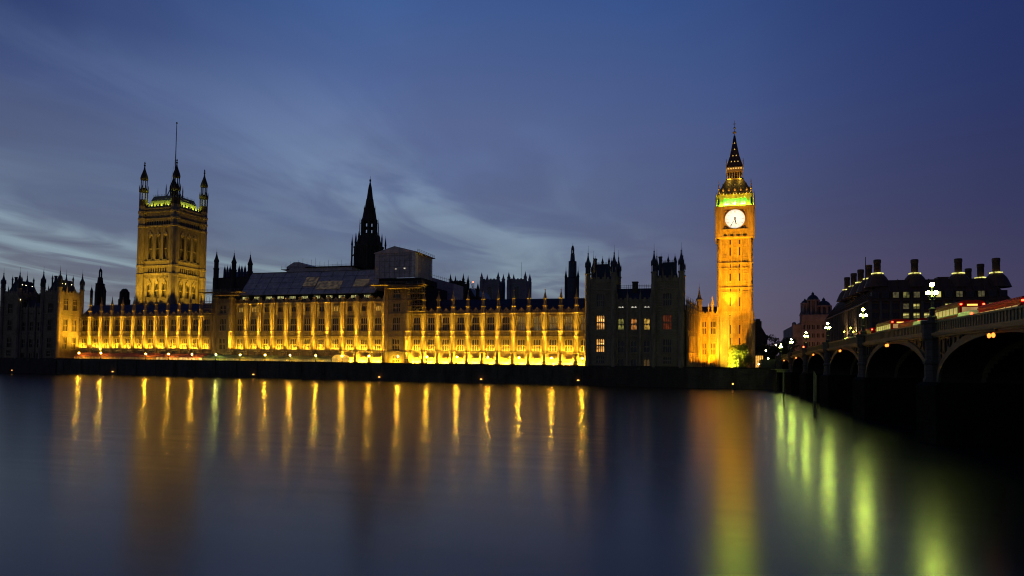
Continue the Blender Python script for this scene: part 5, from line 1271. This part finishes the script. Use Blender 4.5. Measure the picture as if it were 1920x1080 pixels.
def bridge_lamp():
    t = thing('bridge_lamp', 'x', 'street lamp', (0,0,0), 0, 'triple-globe lamps on the bridge parapet')
    b = MB(); b.lathe(0,0,[(.42,0),(.42,.4),(.26,.55),(.22,1.0),(.32,1.1),(.32,1.22),(.12,1.35),(.09,2.2),(.16,2.25),(.16,2.38),(.07,2.5),(.06,3.3),(.12,3.36),(.15,3.44)],8)
    for sx, sy in ((-.33,.0),(.33,.0)):
        b.tube((0,0,2.1),(sx*.7,sy,2.1),.05); b.tube((sx*.7,sy,2.1),(sx,sy,2.5),.045); b.lathe(sx,sy,[(.05,2.46),(.13,2.54),(.14,2.6)],8)
    b.build('post', BLACKIRON, t)
    g_ = MB(); g_.sphere((0,0,0),.21,10,8); g_.smooth = True; gm = g_.mesh('globe', G_GLOBE)
    for p_ in ((0,0,3.62),(-.33,0,2.78),(.33,0,2.78)): place(gm, 'globe', t, p_)
    return t
proto = bridge_lamp(); NM = ['nearest triple-globe lamp on the bridge, largest of the row','second nearest triple-globe lamp on the bridge','third triple-globe lamp along the bridge from the right','fourth triple-globe lamp along the bridge from the right','fifth triple-globe lamp along the bridge from the right','farthest triple-globe lamp at the palace end of the bridge']
for i in range(6):
    o = proto if i == 0 else copy_tree(proto); y = PY[2+i]; o.location = (BX-.2, y, zpar(y)+.08); o['label'] = NM[i]
# approach road on the far bank
b = MB(); zr = zpar(243)-1.15
b.add([(BX-6,243.5,zr),(BX+BW+6,243.5,zr),(BX+BW+6,420,6.25),(BX-6,420,6.25),(BX-6,243.5,5),(BX+BW+6,243.5,5)], [(0,1,2,3),(0,3,4),(1,5,2),(0,4,5,1)]); struct('approach_road', b, ASPHALT)

# ------------------------------------------------------------------ vehicles on the bridge
def bus(label, y, x=BX+6.6, h=4.4):
    zd = zpar(y+5)-1.15
    t = thing('red_bus', label, 'bus', (x, y, zd), 0, 'red buses crossing the bridge')
    w_, L = 1.25, 10.6
    b = MB(); pts = [(-w_,.35),(w_,.35),(w_,h-.35),(w_-.12,h-.1),(w_-.4,h),(-w_+.4,h),(-w_+.12,h-.1),(-w_,h-.35)]
    b.poly(pts, 0, L); b.build('body', REDPAINT, t)
    decks = ((1.35,2.15),(h-1.5,h-.75)) if h > 3.8 else ((1.35,2.35),)
    for z0, z1 in decks:
        for s in (-1,1):
            b = MB(); a, c = sorted((s*w_, s*(w_+.02)))
            b.box(a,c,.5,L-.6,z0,z1); sw = b.build('side_window', G_BUSWIN, t)
            f = MB(); a, c = sorted((s*(w_+.021), s*(w_+.04)))
            f.box(a,c,.5,L-.6,z0-.04,z0+.05)
            for k in range(8): f.box(a,c,.45+k*1.36,.57+k*1.36,z0+.05,z1)
            f.build('pillars', BLACKIRON, sw)
    b = MB(); b.box(-w_+.25,w_-.25,-.03,0,decks[-1][0]+.1,decks[-1][1]); b.build('rear_window', G_BUSWIN, t)
    b = MB(); b.box(-w_+.2,w_-.2,L,L+.03,1.1,decks[-1][1]); b.build('windscreen', GLASS, t)
    b = MB(); b.box(-.5,.5,-.04,0,h-.62,h-.42); b.build('rear_blind', G_BLIND, t)
    for s in (-1,1):
        b = MB(); b.box(s*1.02-.12,s*1.02+.12,-.06,0,1.0,1.5); b.build('tail_light', G_TAIL, t)
        b = MB(); b.box(s*1.1-.1,s*1.1+.1,-.06,0,h-.52,h-.36); b.build('tail_light', G_TAIL, t)
        b = MB(); b.box(s*.95-.14,s*.95+.14,L,L+.05,.7,.95); b.build('headlight', G_HEAD, t)
        for yy in (2.6, 8.0):
            a, c = sorted((s*.95, s*1.27)); b = MB(); b.tube((a,yy,.5),(c,yy,.5),.5,.5,14); wh = b.build('wheel', RUBBER, t); r_ = MB(); r_.tube((s*1.26,yy,.5),(s*1.3,yy,.5),.28,.28,10); r_.build('rim', STEEL, wh)
    return t
def ybus(px, lane):
    """where along its lane a vehicle's rear stands at photo column px"""
    lo_, hi_ = 40, 240
    for _ in range(40):
        md = (lo_+hi_)/2
        if proj((BX+lane, md, 13.5))[0] > px: lo_ = md
        else: hi_ = md
    return lo_
bus('red single-decker bus nearest on the bridge at the right edge of the view', ybus(1915,5.4), BX+6.6, 3.15)
bus('second red bus from the right, just beyond the nearest bridge lamp', ybus(1800,5.4), BX+6.6, 4.1)
bus('red single-decker bus in the middle of the bridge queue', ybus(1722,5.4), BX+6.6, 3.2)
bus('red double-decker bus beside the second nearest bridge lamp', ybus(1672,5.4), BX+6.6, 4.0)
bus('smallest red bus, farthest along the bridge', ybus(1634,5.4), BX+6.6, 3.6)
def van(label, y, x, mat, facing=1):
    zd = zpar(y+2)-1.15; t = thing('delivery_van', label, 'van', (x, y, zd), 0 if facing == 1 else math.pi)
    b = MB(); b.polyx([(0,.35),(5.2,.35),(5.2,1.1),(4.6,1.3),(3.9,2.3),(3.6,2.55),(.1,2.6),(0,2.4)], -1.0, 1.0); b.build('body', mat, t)
    b = MB(); b.polyx([(4.62,1.32),(4.66,1.32),(3.97,2.28),(3.93,2.28)], -.85,.85); b.build('windscreen', GLASS, t)
    for s in (-1,1):
        b = MB(); b.box(s*.9-.08,s*.9+.08,-.05,0,1.2,2.35); b.build('tail_light', G_TAIL, t)
        b = MB(); b.box(s*.8-.15,s*.8+.15,5.2,5.25,.75,.98); b.build('headlight', G_HEAD, t)
        for yy in (1.0,4.2): b = MB(); b.tube((s*.8,yy,.36),(s*1.02,yy,.36),.36,.36,12); b.build('wheel', RUBBER, t)
    return t
van('white van between the two nearest buses on the bridge', ybus(1836,5.4), BX+5.6, WHITEVAN)
van('pale van with red tail lights in the middle of the bridge queue', ybus(1744,5.4), BX+5.4, WHITEVAN)
van('small white van beyond the third bridge lamp', ybus(1600,5.4), BX+5.4, WHITEVAN)
# traffic signal at the far end
p = at(1506.5, 651, 190)
o = thing('traffic_signal', 'red traffic signal by the fourth bridge lamp', 'traffic light', (p.x, 190, zpar(190)-1.15)); h = p.z-(zpar(190)-1.15)
b = MB(); b.tube((0,0,0),(0,0,h-.5),.09); b.build('pole', BLACKIRON, o)
b = MB(); b.box(-.24,.24,-.18,.18,h-.9,h+.35); b.build('housing', BLACKIRON, o)
b = MB(); b.sphere((0,-.2,h+.05),.22); b.build('lens', G_REDLAMP, o)

# ------------------------------------------------------------------ stakes in the river
for px, py0, py1, lb, rr in ((1469,700,755,'slim mooring post in the water, left of the two',.17),(1528,703,780,'thick weathered mooring post in the water, right of the two',.24)):
    s = None
    d = at(px, py1, 100); k = CAM.z/(CAM.z-d.z); q = CAM+(d-CAM)*k; zt = at(px, py0, q.y).z
    o = thing('mooring_post', lb, 'post', (q.x, q.y, 0))
    b = MB(); b.tube((0,0,-3),(0,0,2.2),rr*.9,rr,8); b.build('wet_foot', WETWALL, o)
    b = MB(); b.tube((0,0,2.2),(rr*.1,0,zt),rr,rr*.95,8); b.add([(rr*.9,0,zt),(-rr*.8,rr*.3,zt),(-rr*.8,-rr*.3,zt),(-rr*.6,0,zt+.7)],[(0,1,3),(1,2,3),(2,0,3)]); b.build('shaft', WOOD, o)
# landing stage at the end of the wall
p = at(1466, 692, YW-14)
o = thing('landing_stage', 'small dim landing platform on legs beside the river wall', 'jetty', (p.x, p.y, 0))
b = MB(); b.box(-2.2,2.2,-1.5,14,p.z-.3,p.z); b.box(-1.6,1.6,-1.3,-.9,p.z-1.0,p.z-.35); b.build('deck', WOOD, o)
for x in (-1.7,1.7):
    for y in (-1,6,12): b = MB(); b.tube((x,y,-3),(x,y,p.z-.3),.18); b.build('leg', WETWALL, o)

# ------------------------------------------------------------------ office block with tall bronze chimneys
def office():
    YP = 292.0; X0 = wx(1632, YP, 25); X1 = wx(1893, YP, 25); D = 108.0; L = X1-X0
    t = thing('office_block', 'dark bronze office block with tall chimneys above the bridge', 'office building', (X0, YP, 6.2))
    zr = wz(1700, 524.5, YP+5)-6.2; ze = wz(1640, 563, YP)-6.2
    rows = [(ze-3.6-k*3.55, ze-1.4-k*3.55) for k in range(7)]
    n = 13; st = L/n; m2 = 22; s2 = D/m2
    wl = MB(); wall(wl, 0, L, -1, ze, [(st*(i+.5)-1.15, st*(i+.5)+1.15, a, b_) for i in range(n) for a, b_ in rows], 0, .6)
    sd = MB(); wall(sd, 0, D, -1, ze, [(s2*(i+.5)-1.5, s2*(i+.5)+1.5, a, b_) for i in range(m2) for a, b_ in rows], 0, .6)
    sd.xf(Matrix.Translation((0,D,0)) @ Matrix.Rotation(-math.pi/2,4,'Z')); wl.add(sd.v, sd.f); wl.box(.7,L,.7,D,-1,ze-.1)
    wl.build('wall', BRONZE, t)
    fm = {}
    rng = random.Random(5)
    def pane(x, y, rz, a, b_, w_, g_):
        key = (g_.name, w_)
        if key not in fm:
            q = MB(); q.quad((-w_/2,.5,0),(w_/2,.5,0),(w_/2,.5,2.2),(-w_/2,.5,2.2)); fr = MB(); fr.box(-w_/2,w_/2,.3,.46,0,.18); fr.box(-.06,.06,.3,.46,.18,2.2); fr.box(-w_/2,-w_/2+.12,.3,.46,.18,2.2); fr.box(w_/2-.12,w_/2,.3,.46,.18,2.2)
            fm[key] = (q.mesh('glass', g_), fr.mesh('window', BRONZE))
        o = place(fm[key][1], 'window', t, (x,y,a), rz); place(fm[key][0], 'glass', o)
        if g_ is G_OFFICE:
            if 'strip' not in fm:
                q = MB(); q.add([(-1.0,.475,1.1),(.95,.475,1.45),(.95,.475,1.75),(-1.0,.475,1.9)],[(0,1,2,3)]); fm['strip'] = q.mesh('ceiling_light', G_OFFICEB)
            place(fm['strip'], 'ceiling_light', o)
    for i in range(n):
        for k, (a, b_) in enumerate(rows[:4]):
            r_ = rng.random(); g_ = GLASS if k == 3 else (G_OFFICE if r_ < .30 else (G_OFFICED if r_ < .6 else GLASS))
            pane(st*(i+.5), 0, 0, a, b_, 2.3, g_)
    for i in range(m2):
        for k, (a, b_) in enumerate(rows[:4]):
            g_ = G_OFFICED if rng.random() < .12 else GLASS
            pane(0, D-s2*(i+.5), -math.pi/2, a, b_, 3.0, g_)
    b = MB(); b.box(-.45,.45,-.5,0,-1,ze-.4); pf = b.mesh('pier', SANDPIER); b = MB(); b.box(-.5,0,-.35,.35,-1,ze-.4); ps = b.mesh('pier', SANDPIER); b = MB(); b.box(-.3,0,-.08,.08,-1,ze-.4); pm = b.mesh('slim_pier', SANDPIER)
    for i in range(n+1): place(pf, 'pier', t, (st*i,0,0))
    for i in range(m2+1): place(ps, 'pier', t, (0,s2*i,0))
    for i in range(m2): place(pm, 'slim_pier', t, (0,s2*(i+.5),0))
    b = MB(); b.poly([(0,0)],0,0) if False else b.add([(-.8,-.8,0),(L+.6,-.8,0),(L+.6,0,0),(0,0,0),(0,D,0),(-.8,D,0),(-.8,-.8,.4),(L+.6,-.8,.4),(L+.6,0,.4),(0,0,.4),(0,D,.4),(-.8,D,.4)],[(0,1,2,3,4,5)[::-1],(6,7,8,9,10,11)]+[(i,(i+1)%6,6+(i+1)%6,6+i) for i in range(6)]); b.build('cornice', BRONZE, t, (0,0,ze-.4))
    b = MB(); i0 = 5.2; b.add([(-.3,-.3,ze),(L+.3,-.3,ze),(L+.3,D,ze),(-.3,D,ze),(i0,i0,zr),(L-i0,i0,zr),(L-i0,D-i0,zr),(i0,D-i0,zr)], [(0,1,5,4),(1,2,6,5),(2,3,7,6),(3,0,4,7),(4,5,6,7)])
    for i in range(n+1):
        x0_ = st*i; x1_ = max(i0, min(L-i0, x0_)); b.tube((x0_,-.5,ze),(x1_,i0-.4,zr+.1),.28,.22,4)
    for i in range(m2+1):
        y0_ = s2*i; y1_ = max(i0, min(D-i0, y0_)); b.tube((-.5,y0_,ze),(i0-.4,y1_,zr+.1),.28,.22,4)
    b.build('roof', BRONZE, t)
    # a row of roof windows above the eaves
    for i in range(n):
        x = st*(i+.5); zz = ze+.9; g_ = G_OFFICEB if i == 6 else (G_OFFICE if i in (3,) else (GLASS if i in (0,1,5,7,9,11,12) else G_OFFICED))
        b = MB(); b.box(x-1.25,x+1.25,-.1,2.2,zz-.2,zz+2.3); dm = b.build('roof_window', BRONZE, t)
        b = MB(); b.quad((x-1.0,-.13,zz),(x+1.0,-.13,zz),(x+1.0,-.13,zz+2.1),(x-1.0,-.13,zz+2.1)); b.build('glass', g_, dm)
        b = MB(); b.box(x-.05,x+.05,-.2,-.14,zz,zz+2.1); b.build('mullion', BRONZE, dm)
    def stack(x, y, z0, zt, lit=True, r=1.15):
        b = MB(); zb = z0
        b.lathe(x,y,[(4.9,zb-3),(4.2,zb-1.2),(3.8,zb-.2),(3.3,zb+.8),(2.5,zb+1.8),(1.9,zb+2.4),(1.7,zb+2.7)],12); ch = b.build('chimney_base', BRONZE, t) if lit else None
        b = MB(); b.lathe(x,y,[(r,zb+2.0),(r*.98,zt-1.6),(r*1.18,zt-1.4),(r*1.2,zt-.2),(r*1.05,zt)],12)
        for a in range(12): tt = a*math.pi/6; b.tube((x+r*math.cos(tt),y+r*math.sin(tt),zb+2.6),(x+r*math.cos(tt),y+r*math.sin(tt),zt-1.4),.13,.13,4)
        b.lathe(x,y,[(r*1.12,(zb+zt)/2+1),(r*1.12,(zb+zt)/2+1.3)],12); b.build('chimney', BRONZE, t)
        if lit:
            c = MB(); c.lathe(x,y,[(2.0,zb+2.38),(2.2,zb+2.45),(2.2,zb+2.75),(1.9,zb+2.85)],16); c.build('collar_light', G_COLLAR, ch)
    for px, top, col in ((1645,487,513),(1715,486.5,513),(1797,485,512.5),(1868,484,511.5)):
        Y = YP+7; x = wx(px, Y, 42)-X0; stack(x, 7, wz(px,col,Y)-6.2-2.6, wz(px,top,Y)-6.2)
    xs = wx(1645, YP+7, 42)
    for px, top, col in ((1629,497,523),(1614,505.5,530),(1601,512.5,537),(1588.5,520,543.5)):
        lo_, hi_ = YP+8, YP+90
        for _ in range(40):
            md = (lo_+hi_)/2
            if proj((xs, md, 42))[0] > px: lo_ = md
            else: hi_ = md
        stack(xs-X0, md-YP, wz(px,col,md)-6.2-2.6, wz(px,top,md)-6.2)
    for px, top, col, lit, Y in ((1839,495,521,True,YP+38),(1816,503.5,530,False,YP+60)):
        x = wx(px, Y, 42)-X0; stack(x, Y-YP, wz(px,col,Y)-6.2-2.6, wz(px,top,Y)-6.2, lit)
    b = MB(); x = wx(1771,YP+20,40)-X0; b.box(x-2.4,x+2.4,20,25,zr-1,wz(1771,519,YP+20)-6.2); b.build('plant_room', BRONZE, t)
    b = MB(); x = wx(1623,YP+10,45)-X0; b.tube((x,10,zr-2),(x,10,wz(1623,482,YP+10)-6.2),.22,.12); b.build('flagpole', BLACKIRON, t)
office()

# ------------------------------------------------------------------ domed stone building in the dim street
def domed():
    YD = 430.0; X0 = wx(1487,YD,20); z = lambda px, py: wz(px,py,YD)-6.2; cxp = lambda px: wx(px,YD,30)-X0
    t = thing('domed_building', 'brownish domed stone building beyond the office block', 'building', (X0,YD,6.2))
    L = cxp(1562); zt = z(1520,604)
    rows = [(zt-4-k*5, zt-1.4-k*5) for k in range(6)]; n = 9
    wl = MB(); wall(wl, cxp(1504), L, -1, z(1530,602), [(cxp(1507+i*6)-.8, cxp(1507+i*6)+.8, a, b_) for i in range(n) for a, b_ in rows], 0, .7)
    wall(wl, 0, cxp(1504), -1, z(1495,610), [(cxp(1492+i*6)-.8, cxp(1492+i*6)+.8, a-2, b_-2) for i in range(2) for a, b_ in rows], 1.0, .7)
    wl.box(cxp(1504),L,.7,70,-1,z(1530,602)-.1); wl.box(0,cxp(1504),1.7,60,-1,z(1495,610)-.1); wl.build('wall', REDSTONE, t)
    for i in range(n):
        for a, b_ in rows: window(t, cxp(1507+i*6), a, 1.6, b_-a, 2, 1, stone=REDSTONE)
    for px in (1504,1512,1521,1530,1539,1548,1557): b = MB(); b.box(cxp(px)-.4,cxp(px)+.4,-.5,0,-1,z(1530,602)); b.build('pilaster', REDSTONE, t)
    for q in (zt-5.4,zt-15.4,zt-25): b = MB(); b.box(cxp(1504),L,-.7,0,q,q+.6); b.build('string_course', REDSTONE, t)
    b = MB()
    b.box(cxp(1503),L+.5,-.9,.2,z(1530,602),z(1530,590)); b.build('cornice', REDSTONE, t); b = MB(); b.box(0,cxp(1504),.3,1.2,z(1495,610),z(1495,608.5)); b.build('cornice', REDSTONE, t); b = MB(); b.lathe(cxp(1490),3,[(1.2,z(1490,612)),(1.2,z(1490,605)),(.5,z(1490,603.5))],8); b.build('roof_turret', REDSTONE, t)
    for px in (1504,1517,1535,1557):                                   # small corner turrets and chimneys on the skyline
        c = cxp(px); q = z(px,602); b = MB(); b.lathe(c,2.5,[(1.1,q-3),(1.1,q+3.2),(1.35,q+3.4),(1.2,q+4.0),(.8,q+5.2),(.12,q+6.4),(.05,q+7.6)],8); b.build('roof_turret', REDSTONE, t)
    b = MB(); q = z(1526,602); b.poly([(cxp(1519),q),(cxp(1533),q),(cxp(1526),q+4.2)],-.6,.3); b.build('pediment', REDSTONE, t)
    for px, tip, dome0, base, r in ((1526,545,562,601,3.1),(1511,558,568,601,2.0),(1546.5,556,573,601,3.6)):
        c = cxp(px); b = MB(); r0 = r*1.05; z0, z1, zt_ = z(px,base), z(px,dome0), z(px,tip)
        for a in range(8): tt = math.pi/8+a*math.pi/4; b.tube((c+r0*math.cos(tt),4+r0*math.sin(tt),z0),(c+r0*math.cos(tt),4+r0*math.sin(tt),z1),r*.2,r*.2,6)
        b.lathe(c,4,[(r*1.25,z0-1),(r*1.25,z0+.8)],8); b.lathe(c,4,[(r*.62,z0),(r*.62,z1)],8); b.lathe(c,4,[(r*1.22,z1-.5),(r*1.28,z1+.2),(r*1.1,z1+.4)],12); b.build('dome_drum', REDSTONE, t)
        b = MB(); h = (zt_-z1)*.62; b.lathe(c,4,[(r*1.05,z1+.3),(r*1.02,z1+h*.3),(r*.85,z1+h*.6),(r*.5,z1+h*.9),(r*.22,z1+h),(r*.26,z1+h*1.05),(r*.24,z1+h*1.3),(r*.06,z1+h*1.45),(.05,zt_)],12); b.build('dome', LEAD, t)
domed()
# dark building mass at the street corner beside the clock tower
Y = 360; x0 = wx(1413,Y,20); x1 = wx(1434,Y,20); z = lambda py: wz(1424,py,Y)-6.2
o = thing('brick_building', 'dark brick building with a square tower right of the clock tower', 'building', (x0,Y,6.2)); L = x1-x0
b = MB(); b.box(0,L*.72,0,15,0,z(602)); b.box(L*.2,L*.6,-.2,5,z(602),z(598)); b.box(L*.72,L*1.25,1,15,0,z(628)); b.poly([(L*.70,z(612)),(L*1.15,z(628)),(L*.70,z(628))],1.1,14); b.build('wall', DARKBRICK, o)
for i in range(2):
    for k in range(4): window(o, L*(.18+.34*i), z(622)-k*5, 1.2, 2.4, 2, 1, stone=DARKBRICK)
# small lit kiosk
p = at(1425, 684, 262); x0 = wx(1417.5,262,8); x1 = wx(1431,262,8); zt = wz(1424,667,262)
o = thing('kiosk', 'small glowing orange kiosk at the foot of the clock tower', 'kiosk', (x0,262,6.2)); L = x1-x0; h = zt-6.2
b = MB(); b.box(0,L,.06,3,0,h); b.build('body', G_KIOSK, o)
b = MB(); b.poly([(-.4,h),(L+.4,h),(L*.5,h+1.3)],-.4,3.3); b.build('roof', DARKBRICK, o)
b = MB()
for i in range(5): x = L*i/4; b.box(x-.08,x+.08,-.05,.055,0,h)
b.box(0,L,-.04,.055,1.0,1.12); b.build('frame', OAK, o)
# street lamps
def street_lamp(px, py, Y, label, g_=G_STREET, r=.32, e=0):
    p = at(px, py, Y); o = thing('street_lamp', label, 'street lamp', (p.x,Y,6.2)); h = p.z-6.2
    b = MB(); b.lathe(0,0,[(.22,0),(.18,.8),(.09,1.0),(.06,h-.3),(.14,h-.2)],8); b.build('post', BLACKIRON, o)
    b = MB(); b.sphere((0,0,h),r,8,6); b.smooth = True; b.build('globe', g_, o)
    return o
street_lamp(1455,647,300,'pale street lamp above the trees between clock tower and bridge')
street_lamp(1436,657.5,275,'street lamp above the small orange kiosk')
street_lamp(1422.5,683,255,'low lamp at ground level beside the kiosk', r=.22)
street_lamp(1440.5,672,268,'warm street lamp just right of the orange kiosk', r=.3)
street_lamp(1595,615,300,'white street lamp in front of the office block side', G_STREETW, .32)
for q_, yy in ((1600,318),(1583,338)):  # two lamps added to light the side of the office block
    p = at(q_, 622, yy); o = street_lamp(q_, 622, yy, {1600:'added white street lamp next along the office block side, second from its corner',1583:'added white street lamp farthest along the office block side'}[q_], G_STREETW, .28)
    ld = bpy.data.lights.new('added_lamp_light','POINT'); ld.energy = 1500; ld.color = (1,.7,.35); ld.shadow_soft_size = .3; lo = bpy.data.objects.new('added_lamp_light', ld); COL.objects.link(lo); lo.parent = o; lo.location = (0,-.6,p.z-6.2)
# street lamps added to light up the domed building
for px, Y, e in ((1500,405,2600),(1525,412,3000),(1548,412,2600)):
    p = at(px, 672, Y); o = street_lamp(px, 672, Y, {1500:'hidden added street lamp at the left end of the domed building',1525:'added street lamp in front of the domed building',1548:'added street lamp near the office end of the domed building'}[px], G_STREET, .3)
    ld = bpy.data.lights.new('added_lamp_light','POINT'); ld.energy = e*.9; ld.color = (1,.5,.25); ld.shadow_soft_size = .3; lo = bpy.data.objects.new('added_lamp_light', ld); COL.objects.link(lo); lo.parent = o; lo.location = (0,-.8,p.z-6.2)
